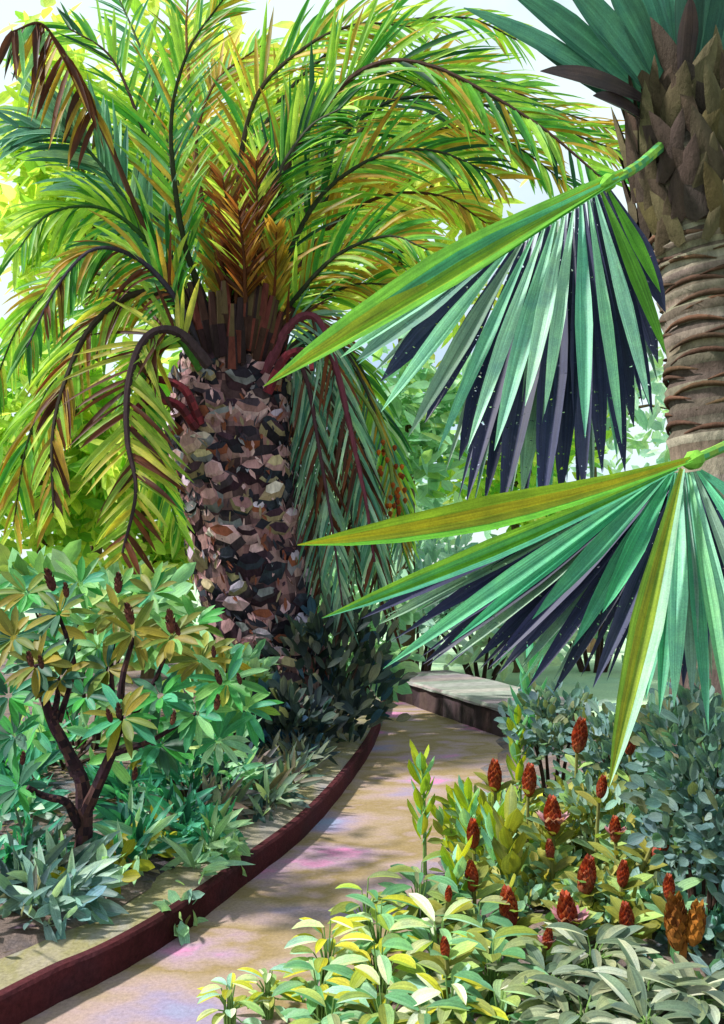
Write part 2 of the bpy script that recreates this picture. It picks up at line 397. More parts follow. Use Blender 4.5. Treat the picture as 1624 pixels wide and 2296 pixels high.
def frond(pts, L, pal, pal2=None, w=.046, n=30, fwd=1.0, droop=.5, rcol='#3f4a2a', sides=(1, 1), start=.12, r0=.032, label=None, mat=None, nrm=Vector((0, -1, .35)), prof='stroke', p2=.25, hang=0., tipbrown=.0, parent=None, name='frond', lmul=(1, 1)):
    P3 = spline([U(*p) for p in pts], n * 2); m = len(P3)
    mb = MB(); mb.tube(P3, [lerp(r0, r0 * .22, i / (m - 1)) for i in range(m)], 6, hexc(rcol), .08)
    fr = part(mb, name, M_RACHIS, parent or palm, label)
    lf = MB()
    for i in range(m):
        t = i / (m - 1)
        if t < start or (i % 2 and random.random() < .25): continue
        tg = (P3[min(i+1, m-1)] - P3[max(i-1, 0)]).normalized(); sv = tg.cross(nrm).normalized()
        env = .55 + .45 * math.sin(math.pi * min(1, (t - start) / (1 - start) * .9 + .12))
        for q, sg in enumerate((1, -1)):
            if not sides[q] or random.random() < .08: continue
            f = fwd * random.uniform(.75, 1.3) + .5 * t
            out_ = (Vector((0, -1, 0)) * random.uniform(-.35, .45))
            d = tg * f + sv * sg * random.uniform(.75, 1.05) + Vector((0, 0, -hang)) + out_
            col = pick(pal2) if (pal2 and random.random() < p2) else pick(pal)
            lf.blade(P3[i], d, (nrm + Vector((random.uniform(-.4, .4), 0, random.uniform(-.3, .5)))).normalized(), L * env * random.uniform(.8, 1.2) * 1.12 * lmul[q], w * random.uniform(.6, 1.25), col, droop * random.uniform(.6, 1.4), 5, .2, prof, pick(OCHRE) if random.random() < tipbrown else None, .6, twist=random.uniform(-.4, .4))
    part(lf, 'leaflets', mat or M_PALM, fr)
    return fr
Y0 = 8.0
def Ys(pts, y0, y1): return [(p[0], p[1], lerp(y0, y1, i / (len(pts) - 1))) for i, p in enumerate(pts)]
DK = '#33382a'
# upper left arch and its brown-tipped shag
frond(Ys([(470, 760), (390, 650), (310, 500), (230, 375), (150, 300), (40, 285)], 7.9, 7.3), .62, ['#6fa088', '#5f9078', '#86b49c', '#4f8270'], ['#3f7060', '#8cb48a'], rcol='#3f5a44', droop=.7, mat=M_FAN, w=.075, label='grey green frond arching far to the upper left')
frond(Ys([(465, 770), (330, 520), (235, 300), (150, 140), (95, 55), (30, 70)], 7.6, 7.0), .62, BROWN + BROWN + OCHRE, MINT, rcol='#4a3020', droop=.9, hang=1.7, sides=(1, 1), start=.42, w=.058, n=24, fwd=-.1, p2=.3, label='brown tipped frond with shaggy drying leaflets')
frond(Ys([(490, 760), (390, 600), (375, 450), (320, 290), (250, 130), (150, 60)], 8.0, 8.1), .6, GREEN, DEEP, rcol='#43302a', droop=.4)
frond(Ys([(500, 760), (430, 600), (395, 440), (385, 260), (425, 110), (500, 0)], 7.8, 7.4), .58, GREEN + MINT[:2], OCHRE, rcol='#2e3320', droop=.3, r0=.036)
frond(Ys([(520, 760), (480, 560), (440, 350), (480, 190), (590, 100)], 8.1, 8.6), .5, MINT[:3] + LIME, OCHRE, rcol='#5a3a24', droop=.4, p2=.5)
frond(Ys([(510, 750), (455, 520), (430, 250), (418, 60), (430, -60)], 8.4, 9.2), .55, LIME + GREEN, OCHRE, rcol='#6a4a24', droop=.4, p2=.4)
frond(Ys([(500, 740), (400, 420), (330, 150), (260, -20)], 8.5, 9.4), .6, LIME + GREEN, MINT, droop=.3)
# upper right arches
frond(Ys([(560, 740), (530, 480), (570, 230), (680, 110), (800, 55), (920, 60)], 8.0, 7.6), .62, GREEN + LIME, OCHRE, rcol='#3c3526', droop=.5, p2=.3)
frond(Ys([(560, 750), (545, 500), (585, 300), (700, 150), (850, 60), (1040, 40), (1160, 90)], 8.2, 8.4), .62, GREEN + LIME[:2], OCHRE, rcol='#33382a', droop=.5, p2=.25)
frond(Ys([(580, 750), (600, 520), (660, 340), (760, 200), (860, 140), (970, 150), (1085, 205), (1220, 290), (1350, 400)], 7.8, 6.9), .66, GREEN, OCHRE + DEEP, rcol='#43302a', droop=.35, r0=.04, n=56, p2=.35, label='longest frond arching right toward the fan palm')
frond(Ys([(590, 750), (640, 520), (740, 340), (870, 230), (1030, 225), (1200, 270), (1390, 340)], 8.2, 7.8), .6, DEEP + GREEN, OCHRE, rcol='#27332a', droop=.4, n=52, p2=.35)
frond(Ys([(560, 745), (580, 540), (620, 400), (690, 290), (770, 240)], 7.6, 6.9), .5, DEEP + GREEN, None, rcol='#4a4a40', droop=.4)
frond(Ys([(590, 750), (640, 590), (720, 440), (850, 350), (980, 340), (1120, 400)], 7.8, 7.3), .6, GREEN + DEEP, OCHRE, rcol=DK, droop=.5, p2=.25)
frond(Ys([(600, 760), (660, 620), (740, 510), (860, 440), (990, 440), (1090, 500)], 8.1, 7.8), .52, GREEN + LIME, OCHRE, rcol='#4a3324', droop=.6, p2=.45)
frond(Ys([(600, 765), (670, 660), (760, 570), (870, 530), (960, 560)], 7.9, 7.3), .5, GREEN + DEEP[:2], OCHRE, rcol=DK, droop=.6, p2=.4)
frond(Ys([(605, 780), (690, 690), (790, 640), (900, 640)], 8.0, 7.6), .42, GREEN + LIME, OCHRE, rcol=DK, droop=.7, p2=.35)
frond(Ys([(600, 760), (660, 560), (770, 390), (930, 290), (1080, 330)], 8.6, 9.6), .6, LIME + GREEN, ['#d2c24a', '#c2b43a'], droop=.5)
frond(Ys([(600, 770), (720, 600), (880, 480), (1050, 470)], 8.6, 9.4), .55, LIME, ['#d2c24a', '#c2a43a'], droop=.6)
frond(Ys([(585, 750), (650, 540), (780, 330), (920, 190), (1060, 170), (1230, 240), (1400, 300)], 8.4, 8.6), .62, GREEN + LIME[:2], OCHRE, rcol='#4a3a2a', droop=.45, n=50, p2=.4)
frond(Ys([(590, 755), (680, 520), (820, 370), (980, 290), (1140, 320), (1280, 420)], 8.5, 8.9), .58, GREEN + DEEP[:2], OCHRE, rcol='#33382a', droop=.5, n=46, p2=.4)
# left and lower left
frond(Ys([(460, 775), (400, 640), (310, 520), (220, 465), (110, 480), (40, 560)], 7.8, 7.1), .55, GREEN + DEEP[:2], LIME, rcol='#2f4a24', droop=1.0, hang=.5)
frond(Ys([(455, 780), (380, 650), (300, 575), (210, 560), (130, 640), (60, 780)], 7.5, 6.6), .5, DEEP[:2] + GREEN, OCHRE + BROWN[:2], rcol='#3a3340', droop=1.0, hang=.7, p2=.3)
frond(Ys([(465, 800), (380, 670), (290, 665), (200, 740), (145, 860), (118, 980), (120, 1150)], 7.6, 6.9), .5, OCHRE + GREEN[:3] + LIME, BROWN, rcol='#3a322a', droop=.8, hang=.25, p2=.25, r0=.045, label='lower drooping frond turning ochre and brown')
frond(Ys([(470, 820), (400, 745), (330, 755), (290, 850), (285, 980), (305, 1100), (275, 1240)], 7.3, 6.8), .56, ['#a9b24a', '#b8a83c', '#8fae44', '#c6c65a'], BROWN, rcol='#3a2c30', droop=.3, sides=(1, 1), fwd=.35, hang=.1, p2=.32, r0=.05, label='hanging frond with brown and ochre comb leaflets')
frond(Ys([(450, 830), (395, 760), (330, 790), (320, 900), (350, 1030), (400, 1180)], 7.5, 7.2), .42, GREEN + ['#2f8a34'], LIME, rcol='#3f6a2a', droop=.4, hang=.5, p2=.3)
frond(Ys([(440, 790), (330, 690), (210, 720), (120, 850), (60, 1000), (30, 1180)], 8.3, 8.2), .6, LIME + GREEN, OCHRE, droop=.8, hang=.4, p2=.3)
frond(Ys([(440, 780), (300, 640), (160, 620), (50, 720), (-20, 880)], 8.6, 9.0), .6, LIME + GREEN, OCHRE, droop=.8, hang=.4)
# lower right, cool grey teal and dry
frond(Ys([(590, 840), (650, 730), (710, 715), (755, 830), (790, 980), (820, 1120), (840, 1260)], 7.6, 7.4), .5, TEALD, BROWN, rcol='#5c2c38', droop=.4, hang=.9, p2=.25, r0=.05, w=.034, label='grey teal drooping frond with red stalk')
frond(Ys([(600, 850), (650, 790), (690, 860), (715, 1000), (745, 1180), (770, 1370)], 7.8, 7.5), .48, TEALD + ['#9ab0a0'], BROWN + ['#7a4a40'], rcol='#4a3038', droop=.3, hang=1.0, p2=.28, w=.032)
frond(Ys([(600, 830), (700, 760), (790, 800), (850, 920), (890, 1060), (910, 1200)], 8.5, 9.0), .5, DEEP + GREEN, TEALD, rcol=DK, droop=.6, hang=.5)
for pts, y0, y1, pal_, p_ in (([(600, 840), (660, 800), (690, 900), (705, 1100), (720, 1330)], 7.9, 7.7, TEALD + ['#8fa898', '#7a9a8c'], BROWN),
        ([(600, 835), (690, 770), (740, 880), (780, 1080), (800, 1300)], 8.1, 8.0, TEALD + ['#8fa898', '#a8bcae'], BROWN + ['#7a4a40']),
        ([(600, 830), (700, 760), (775, 880), (830, 1080), (850, 1330)], 8.3, 8.2, TEALD + ['#8fa898', '#7fa06a'], BROWN),
        ([(600, 825), (720, 740), (810, 850), (870, 1030), (905, 1240)], 8.5, 8.4, TEALD + GREEN[:2], OCHRE),
        ([(605, 830), (740, 780), (800, 960), (840, 1160), (880, 1400)], 8.7, 8.6, TEALD + ['#a8bcae'], BROWN),
        ([(605, 835), (700, 800), (740, 960), (760, 1180), (790, 1420)], 8.8, 8.8, TEALD + ['#a8bcae', '#8fa898'], BROWN),
        ([(600, 845), (640, 830), (660, 950), (680, 1150), (690, 1300)], 8.2, 8.1, TEALD + ['#8fa898'], ['#7a4a40', '#6a3a38'])):
    frond(Ys(pts, y0, y1), .5, pal_, p_, w=.027, n=50, rcol='#3a3a34', droop=.3, hang=1.6, fwd=.6, start=.25, p2=.3)
# young central spears, dry fruit stalks, cut stalks
for (x0, y0, x1, y1, c1) in ((515, 770, 470, 520, OCHRE), (540, 770, 505, 440, BROWN + OCHRE), (555, 770, 560, 420, OCHRE + BROWN), (575, 770, 590, 380, DEEP), (590, 780, 540, 520, BROWN), (500, 770, 520, 560, BROWN), (600, 780, 620, 520, OCHRE)):
    frond(Ys([(x0, y0), ((x0 + x1) / 2 + 6, (y0 + y1) / 2), (x1, y1)], 7.7, random.uniform(7.1, 7.7)), .26, c1, GREEN, w=.045, n=24, rcol='#5c3018', droop=.1, fwd=1.5, r0=.024, p2=.2, name='spear_leaf')
for pts in ([(440, 960, 7.45), (395, 905, 7.3), (330, 900, 7.25), (302, 935, 7.2), (308, 1030, 7.2)], [(450, 950, 7.45), (410, 870, 7.3), (340, 850, 7.3), (318, 880, 7.2)], [(600, 880, 7.5), (640, 800, 7.4), (690, 790, 7.35), (700, 830, 7.3)]):
    b = MB(); sp = spline([U(*p) for p in pts], 16); b.tube(sp, [lerp(.045, .02, i / 16) for i in range(17)], 7, hexc('#6a2430'), .1, True, ['#6a2430', '#4f2028', '#7c3038'])
    part(b, 'old_stalk', M_RACHIS, palm, 'dark red bare frond stalk curling from the trunk top')
for x0, x1, y1, yy in ((535, 500, 400, 7.2), (560, 575, 360, 7.15), (548, 535, 470, 7.0)):
    frond(Ys([(x0, 760), ((x0 + x1) / 2 + 8, (760 + y1) / 2), (x1, y1)], 7.5, yy), .3, ['#74401e', '#8a5424', '#5c3018', '#94682c'], OCHRE + LIME, w=.032, n=26, rcol='#4c2a18', droop=.25, fwd=.9, r0=.026, p2=.2, start=.3, name='spear_leaf', label='rust brown dry upright frond in the heart of the crown')
b = MB()
for q in range(26):
    an = q * 2.4; s_ = U(535 + 75 * math.cos(an), 830 + random.uniform(-30, 30), 8.0) + Vector((0, -.42 * abs(math.sin(an)) - .1, 0))
    b.tube([s_, s_ + Vector((.12 * math.cos(an), -.1, .25)), s_ + Vector((.22 * math.cos(an), -.14, .52))], [.075, .055, .03], 6, hexc('#3a2420'), .1, True, ['#3a2420', '#2a1c20', '#5a2c28', '#4a3a28'])
part(b, 'stalk_bases', M_BARK, palm)
b = MB()
for cx_, cy_ in ((870, 1030), (885, 1120)):
    c_ = U(cx_, cy_, 7.9); 
    for q in range(14):
        o = Vector((random.gauss(0, .07), random.gauss(0, .05), random.gauss(0, .1))); b.cone(c_ + o, Vector((0, 0, -1)), .06, .022, pick(['#8a4418', '#a85a1c', '#743414']), 6, .05)
sp = spline([U(620, 800, 7.9), U(720, 800, 7.8), U(820, 900, 7.9), U(868, 1010, 7.9), U(884, 1110, 7.9)], 14); b.tube(sp, [.02] * 15, 6, hexc('#6a7a3c'))
part(b, 'date_cluster', M_BUD, palm, 'hanging cluster of rust coloured dates')

# ------------------------------------------------------------------ fan palm
fpx = 1612
fan = thing('fan_palm', 'fan palm with ringed brown trunk and huge pleated teal leaves', 'palm tree', Vector((U(fpx, 0, 4.1).x, 4.1, .1)))
keys = [(2060, 1640, 130), (1300, 1618, 112), (1000, 1612, 106), (850, 1606, 104), (700, 1598, 108), (600, 1590, 116), (520, 1580, 130), (430, 1572, 140), (330, 1556, 110), (240, 1540, 75), (180, 1532, 45)]
b = MB(); sp = []; rr = []
for i in range(len(keys) - 1):
    for q in range(8):
        t = q / 8; y = lerp(keys[i][0], keys[i+1][0], t); x = lerp(keys[i][1], keys[i+1][1], t); r_ = lerp(keys[i][2], keys[i+1][2], t)
        if y > 1400 and q % 2: continue
        ring = 1 + .05 * ((len(sp) % 3) - 1) if y > 540 else .9
        sp.append(U(x, y, 4.1)); rr.append(r_ / F * 4.1 * ring)
n0 = len(b.f); b.tube(sp, rr, 30, hexc('#7a7062'), .02, True)
for i in range(len(sp) - 1):
    cc = pick(['#857b6c', '#776d60', '#5c5249', '#6a6056', '#8f8778', '#564a44'])
    for k in range(30): b.c[n0 + i * 30 + k] = cc
for y in range(560, 1010, 24):                    # crescent leaf scars
    x = interp([(560, 1585), (700, 1598), (1010, 1612)], y); r_ = interp([(560, 124), (700, 110), (1010, 106)], y) / F * 4.1
    c_ = U(x, y, 4.1)
    a0 = random.uniform(0, 6.28)
    for q in range(3):
        pts = []
        for j in range(9):
            an = a0 + q * 2.1 + j * .2; pts.append(c_ + Vector((math.cos(an) * r_ * 1.0, math.sin(an) * r_ * 1.0, .035 * math.sin(j / 8 * math.pi) + q * .012)))
        b.tube(pts, [.003 + .011 * math.sin(j / 8 * math.pi) for j in range(9)], 5, pick(['#54402f', '#5e4436', '#4a362c']))
part(b, 'trunk', M_BARK, fan, None, True)
b = MB()
for r_ in range(8):                               # old split leaf bases, crossing in pairs
    y = 585 - r_ * 46; x = interp([(180, 1532), (330, 1556), (585, 1585)], y); rad_ = interp([(240, 70), (430, 138), (585, 118)], y) / F * 4.1
    for q in range(7):
        an = (q + .5 * (r_ % 2) + random.uniform(-.12, .12)) / 7 * math.tau; o = Vector((math.cos(an), math.sin(an), 0)); c_ = U(x, y, 4.1) + o * (rad_ * .9 + random.uniform(.02, .05))
        for sg in (-1, 1):
            s_ = Vector((-o.y, o.x, 0)) * sg
            b.blade(c_ - s_ * .07, Vector((0, 0, 1)) + s_ * random.uniform(.35, .6) + o * .3, o, random.uniform(.2, .46), random.uniform(.07, .15), pick(['#4c4232', '#443830', '#52492f', '#3e3430', '#5a513c', '#463a30']), -.15, 6, -.3, 'stroke')
part(b, 'leaf_bases', M_BARK, fan, None, True)

def seg_fan(mb, ox, oy, oY, tx, ty, tY, wpx, col, droop=.25, prof='fan', fold=.3, nrm=Vector((0, -1, .25)), seg=9, tip=None):
    a, c = U(ox, oy, oY), U(tx, ty, tY); L = (c - a).length; sag = droop * L * .5
    d = (c - a).normalized() + Vector((0, 0, droop * .5)); 
    # march along a parabola that ends exactly at the tip
    pr = PROF[prof]; rows = []; off = random.random() * 50
    for i in range(seg + 1):
        t = i / seg; p = a.lerp(c, t) + Vector((0, 0, sag * 4 * t * (1 - t) * .5))
        q = a.lerp(c, min(1, t + .02)) + Vector((0, 0, sag * 4 * min(1, t + .02) * (1 - min(1, t + .02)) * .5)); tg = (q - p) if t < 1 else (c - a)
        side = tg.cross(nrm).normalized(); nn = side.cross(tg).normalized(); hw = interp(pr, t) * wpx / F * lerp(oY, tY, t) * .5
        rows.append(len(mb.v)); mb.v += [p - side * hw + nn * hw * fold, p - side * hw * .5 - nn * hw * fold * .2, p - nn * hw * fold, p + side * hw * .5 - nn * hw * fold * .2, p + side * hw + nn * hw * fold]
    for i in range(seg):
        A_, B_ = rows[i], rows[i+1]; v0, v1 = i / seg * L * 2 + off, (i + 1) / seg * L * 2 + off
        for k in range(4):
            cc = col[k] if isinstance(col, list) else col
            if tip and i >= seg - 2: cc = tip
            mb.face((A_+k, A_+k+1, B_+k+1, B_+k), cc, [(off + k * .25, v0), (off + k * .25 + .25, v0), (off + k * .25 + .25, v1), (off + k * .25, v1)])
H = hexc
FT = ['#8ed0b0', '#78c2a0', '#a6dcc0', '#68b696', '#9cd2b8']; FG = ['#5f9c34', '#76a436', '#4f9a50']; FSHADE = ['#303258', '#34385a', '#282c48', '#3e4062']; FGR = ['#7d9a88', '#6a8a7c', '#5c7a6c']  # the navy set is shade between fan blades, put into leaf colour
def fan_leaf(label, hub, petiole, edge, front, behind, hubcol='#6fa63a'):
    pm = MB(); sp_ = spline([U(*p) for p in petiole], 14); pm.tube(sp_, [lerp(.026, .018, i / 14) for i in range(15)], 8, H('#5c8f3c'), .05, True, ['#5c8f3c', '#7aa042', '#4a8a5a'])
    pm.cone(sp_[-1] - (sp_[-1] - sp_[-2]).normalized() * .03, (sp_[-1] - sp_[-2]).normalized(), .12, .034, H(hubcol), 8, .05)
    root = part(pm, 'fan_leaf', M_RACHIS, fan, label)
    em = MB()
    for a in edge: seg_fan(em, *a[:7], [pick([c]) for c in a[7]], *a[8:])
    part(em, 'lit_edge_blades', M_FAN, root, 'blades along the leaf edge coloured yellow green as if sunlit')  # yellow green paints the lit upper edge of the leaf
    fm = MB()
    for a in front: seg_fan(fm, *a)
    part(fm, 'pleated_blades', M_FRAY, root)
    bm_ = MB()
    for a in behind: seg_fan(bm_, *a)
    part(bm_, 'shade_blades', M_TORN, root, 'far side blades coloured dark navy as the shade between the pleats')  # navy colour stands in for the shade behind the front blades
    return root
def arc_set(origins, tips, pal, w, dY, droop, n=None):
    res = []; n = n or len(tips)
    for i in range(n):
        t = i / (n - 1); tx, ty, tY = interp3(tips, t); ox, oy, oY = interp3(origins, t)
        k = random.uniform(.92, 1.04); tx, ty, tY = lerp(ox, tx, k) + random.uniform(-9, 9), lerp(oy, ty, k), lerp(oY, tY, k) + random.uniform(-.04, .04)
        res.append((ox, oy, oY + dY, tx, ty, tY + dY, w * random.uniform(.8, 1.2), pick(pal), droop))
    return res
def interp3(keys, t):
    k = t * (len(keys) - 1); i = min(int(k), len(keys) - 2); u = k - i
    return tuple(lerp(keys[i][j], keys[i+1][j], u) for j in range(3))
C_tips = [(740, 815, 2.9), (838, 938, 2.9), (905, 968, 2.88), (955, 1022, 2.88), (1020, 1000, 2.9), (1085, 1010, 2.9), (1140, 985, 2.9), (1190, 880, 2.95), (1250, 940, 3.0), (1330, 1000, 3.0), (1420, 1010, 3.1), (1478, 930, 3.2), (1500, 780, 3.3), (1490, 660, 3.35)]
C_org = [(1120, 565, 3.2), (1180, 540, 3.25), (1240, 500, 3.28), (1290, 470, 3.3), (1330, 440, 3.3), (1360, 420, 3.35)]
C_bt = [(800, 815, 3.1), (885, 860, 3.1), (1000, 1040, 3.1), (1045, 1150, 3.1), (1098, 1160, 3.1), (1160, 1150, 3.1), (1215, 1145, 3.1), (1275, 1130, 3.1), (1345, 1100, 3.15), (1395, 1060, 3.2), (1435, 980, 3.25), (1475, 860, 3.3), (1495, 700, 3.35)]
fan_leaf('upper fan leaf spreading left from the trunk', None, [(1480, 330, 3.9), (1440, 365, 3.7), (1405, 388, 3.5), (1365, 408, 3.35)],
    [(1400, 385, 3.35, 592, 866, 2.75, 98, ['#5f9c34', '#86a82e', '#9aa22a', '#6aa63c'], .05), (1390, 400, 3.32, 720, 790, 2.85, 70, ['#4f9a50', '#6aa63c', '#76a436', '#57a884'], .03)],
    arc_set(C_org, C_tips, FT + FT + FG[:1] + FGR, 38, 0, .04, 13),
    arc_set(C_org, C_bt, FSHADE + FSHADE + FSHADE + FGR[:2], 58, .1, .05, 17) + arc_set(C_org, C_bt, FSHADE + FGR + FT[:2], 22, .2, .05, 24))
D_org = [(1490, 1060, 2.85), (1510, 1060, 2.85), (1540, 1060, 2.85), (1570, 1055, 2.85)]
D_ft = [(872, 1492, 2.6), (1010, 1440, 2.6), (1190, 1400, 2.65), (1270, 1470, 2.65), (1330, 1400, 2.6), (1440, 1570, 2.55), (1475, 1590, 2.55), (1510, 1620, 2.5), (1555, 1600, 2.5), (1590, 1640, 2.5), (1630, 1620, 2.5), (1670, 1600, 2.5), (1730, 1520, 2.55), (1790, 1400, 2.6), (1820, 1250, 2.7)]
D_bt = [(800, 1390, 2.8), (890, 1400, 2.8), (930, 1470, 2.8), (985, 1500, 2.8), (1040, 1530, 2.8), (1110, 1520, 2.8), (1180, 1530, 2.8), (1260, 1540, 2.8), (1420, 1540, 2.75), (1470, 1560, 2.75), (1530, 1540, 2.75), (1620, 1500, 2.75), (1690, 1520, 2.75), (1800, 1420, 2.75)]
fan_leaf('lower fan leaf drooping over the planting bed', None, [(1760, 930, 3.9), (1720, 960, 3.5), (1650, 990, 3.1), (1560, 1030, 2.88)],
    [(1550, 1030, 2.83, 667, 1222, 2.45, 84, ['#5f9c34', '#9aa22a', '#a8a022', '#86a82e'], -.1), (1520, 1050, 2.84, 722, 1386, 2.5, 54, ['#57a884', '#5f9c34', '#4f9a50', '#76a436'], -.04), (1530, 1050, 2.8, 1366, 1765, 2.35, 78, ['#80b494', '#8a9a2c', '#9aa02a', '#7c9a30'], .05)],  # pale strip down the long hanging blade is a painted highlight
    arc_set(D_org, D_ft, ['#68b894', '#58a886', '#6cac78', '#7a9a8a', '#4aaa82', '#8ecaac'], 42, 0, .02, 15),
    arc_set(D_org, D_bt, FSHADE + FSHADE + FGR[:2], 44, 0.05, .02, 22) + arc_set(D_org, D_bt, FSHADE + FGR + FT[:2], 20, .14, .02, 30))
b = MB()
for (ox, oy, tx, ty, tY, wp, c_) in ((1450, 250, 1040, 18, 3.6, 75, '#467a6c'), (1455, 235, 1120, -40, 3.7, 105, '#3a6c5c'), (1470, 220, 1250, -60, 3.8, 100, '#407264'), (1440, 265, 1180, 90, 3.9, 80, '#345c52'), (1490, 200, 1345, -90, 3.9, 90, '#3a6659'), (1510, 190, 1410, -110, 4.0, 80, '#467a6c'), (1525, 190, 1480, -130, 4.1, 80, '#427062'), (1540, 190, 1545, -130, 3.8, 85, '#2f4c46'), (1560, 200, 1620, -120, 3.9, 95, '#2c4e48'), (1580, 220, 1740, -60, 4.1, 95, '#3a6659'), (1590, 250, 1800, 60, 4.1, 90, '#2f4c46'), (1545, 190, 1590, -60, 4.5, 90, '#407264')):
    seg_fan(b, ox, oy, 4.05, tx, ty, tY, wp * .86, pick([c_]), .12, 'broad', .25)
part(b, 'crown', M_FAN, fan)
b = MB(); 
for a_ in ((1460, 235, 4.0, 1212, 160, 3.6, 62), (1450, 270, 4.0, 1330, 215, 3.7, 50), (1530, 190, 3.9, 1548, -10, 3.7, 50)): seg_fan(b, *a_, pick(['#4a3f46', '#40343a']), .15, 'broad')
part(b, 'dead_blades', M_FAN, fan, 'dull purple brown dead leaf blades')

# ------------------------------------------------------------------ leafy shrub tree on the left
TD = .6
tree = thing('shrub_tree', 'small dark forked tree with whorls of olive green leaves in the left bed', 'tree', Vector((U(185, 1940, 4.1).x, 4.1, .18)))
b = MB()
def limb(pts, r0, r1, n=18):
    sp = spline([U(p[0], p[1], p[2] - TD) for p in pts], n); b.tube(sp, [lerp(r0, r1, i / n) * .74 for i in range(n + 1)], 9, H('#35222a'), .1, True, ['#35222a', '#2a1c22', '#4a3230', '#241a20'])
limb([(185, 1990, 4.7), (182, 1930, 4.7), (190, 1850, 4.7), (185, 1760, 4.7), (165, 1710, 4.7)], .062, .045)
limb([(175, 1735, 4.7), (150, 1680, 4.68), (115, 1610, 4.65), (92, 1540, 4.62), (82, 1490, 4.6)], .046, .02)
limb([(118, 1620, 4.65), (128, 1570, 4.65), (132, 1525, 4.65)], .028, .012)
limb([(188, 1830, 4.7), (215, 1770, 4.66), (250, 1690, 4.62), (268, 1610, 4.6), (275, 1520, 4.6), (300, 1430, 4.6)], .046, .014)
limb([(176, 1850, 4.68), (150, 1800, 4.6), (100, 1785, 4.55), (62, 1765, 4.5)], .032, .016)
limb([(132, 1620, 4.7), (165, 1500, 4.75), (150, 1430, 4.75), (132, 1380, 4.75)], .022, .012)
limb([(262, 1650, 4.62), (330, 1560, 4.6), (385, 1440, 4.6)], .022, .01); limb([(255, 1690, 4.62), (340, 1660, 4.55), (440, 1600, 4.5)], .022, .01)
limb([(262, 1640, 4.7), (250, 1500, 4.85), (265, 1380, 4.85)], .02, .01)
part(b, 'trunk', M_WOOD, tree)
OLIVE = ['#84762a', '#8f8230', '#6f702c', '#62702f', '#8a7e34', '#6a7a34']; DGR = ['#34584a', '#3d6450', '#48745c', '#2f6254']; LG = ['#76a860', '#589650', '#86b884', '#469a4c', '#3f8c5a', '#4a9a78']
def whorl(mb, c, n, L, W, pal, up=Vector((0, -.35, .6)), spread=1.0, droop=.5, prof='oval'):
    up = up.normalized(); a = up.orthogonal().normalized(); bb = up.cross(a)
    for i in range(n):
        an = i * 2.39996 + random.uniform(-.25, .25); lift = random.uniform(-.35, .75)
        o = a * math.cos(an) + bb * math.sin(an)
        mb.blade(c + o * .015, o * spread + up * lift, up + o * -.3, L * random.uniform(.7, 1.15), W * random.uniform(.75, 1.2), pick(pal), droop, 5, .2, prof)
crown = MB(); buds = []
WH = [(132, 1375, 4.75, OLIVE + DGR, 14), (265, 1375, 4.85, OLIVE, 13), (300, 1420, 4.6, OLIVE, 10), (385, 1430, 4.6, OLIVE + LG[:1], 13), (82, 1490, 4.6, DGR + OLIVE, 12), (135, 1520, 4.62, DGR + OLIVE[:2], 10), (240, 1500, 4.7, OLIVE + DGR, 12),
      (275, 1610, 4.45, OLIVE + LG[3:], 14), (510, 1530, 4.5, LG + ['#b4b84a'], 12), (440, 1600, 4.5, LG, 13), (360, 1560, 4.55, LG[3:] + DGR, 12), (30, 1430, 4.7, OLIVE + DGR, 10), (20, 1560, 4.8, DGR + LG[3:], 11), (190, 1560, 5.2, LG + DGR, 12), (30, 1650, 4.8, DGR + LG[3:], 11), (450, 1480, 4.7, ['#a8b04a', '#8fae4a'] + OLIVE, 11),
      (360, 1670, 4.6, LG[3:] + DGR, 13), (40, 1765, 4.6, LG[3:] + DGR, 8), (220, 1450, 4.9, LG, 10), (340, 1330, 5.0, LG + OLIVE, 11), (60, 1330, 5.0, LG + OLIVE, 11), (440, 1400, 5.0, OLIVE + LG, 8), (180, 1310, 5.1, LG, 10), (550, 1590, 4.7, LG + ['#8fae4a'], 10), (490, 1660, 4.6, ['#9cc4a0', '#86b48c', '#4a9a6c'], 10)]
for (x, y, Y, pal, n) in WH:
    whorl(crown, U(x, y, Y - TD), n + 5, .17, .042, pal, Vector((random.uniform(-.3, .3), -.6, .5)))
for i in range(150):                              # looser leaves filling the crown
    x = random.uniform(-30, 560); y = random.uniform(1290, 1720)
    if x > 420 and (y > 1690 or y < 1440): continue
    dvec = Vector((random.uniform(-1, 1), random.uniform(-.2, .4), random.uniform(-.5, .8)))
    crown.blade(U(x, y, random.uniform(4.6, 5.3)), dvec, Vector((random.uniform(-.4, .4), -1, .4)), random.uniform(.13, .22), random.uniform(.045, .075), pick(LG + LG + ['#9fcf9a', '#7fc0a0', '#b8cc7a'] + OLIVE[:1]), .4, 4, .2, 'oval')
part(crown, 'crown', M_LEAF, tree)
for (x, y, Y, L_) in ((120, 1325, 4.6, .12), (150, 1340, 4.62, .08), (265, 1330, 4.65, .11), (296, 1400, 4.45, .11), (385, 1420, 4.42, .12), (402, 1425, 4.45, .07), (480, 1475, 4.4, .06), (495, 1535, 4.4, .08), (540, 1535, 4.45, .06), (485, 1592, 4.4, .08), (268, 1612, 4.3, .08), (250, 1620, 4.3, .07), (72, 1495, 4.45, .08), (95, 1500, 4.45, .07), (385, 1625, 4.35, .07), (300, 1750, 4.4, .07), (50, 1715, 4.4, .07)):
    b = MB(); c_ = U(x, y, Y - TD); b.scaly(c_, Vector((random.uniform(-.3, .3), -.2, 1)), L_ * .9, L_ * .24, ['#4a2a28', '#5c362e', '#3f2826', '#6a4434'], 26)
    part(b, 'bud', M_BUD, tree)

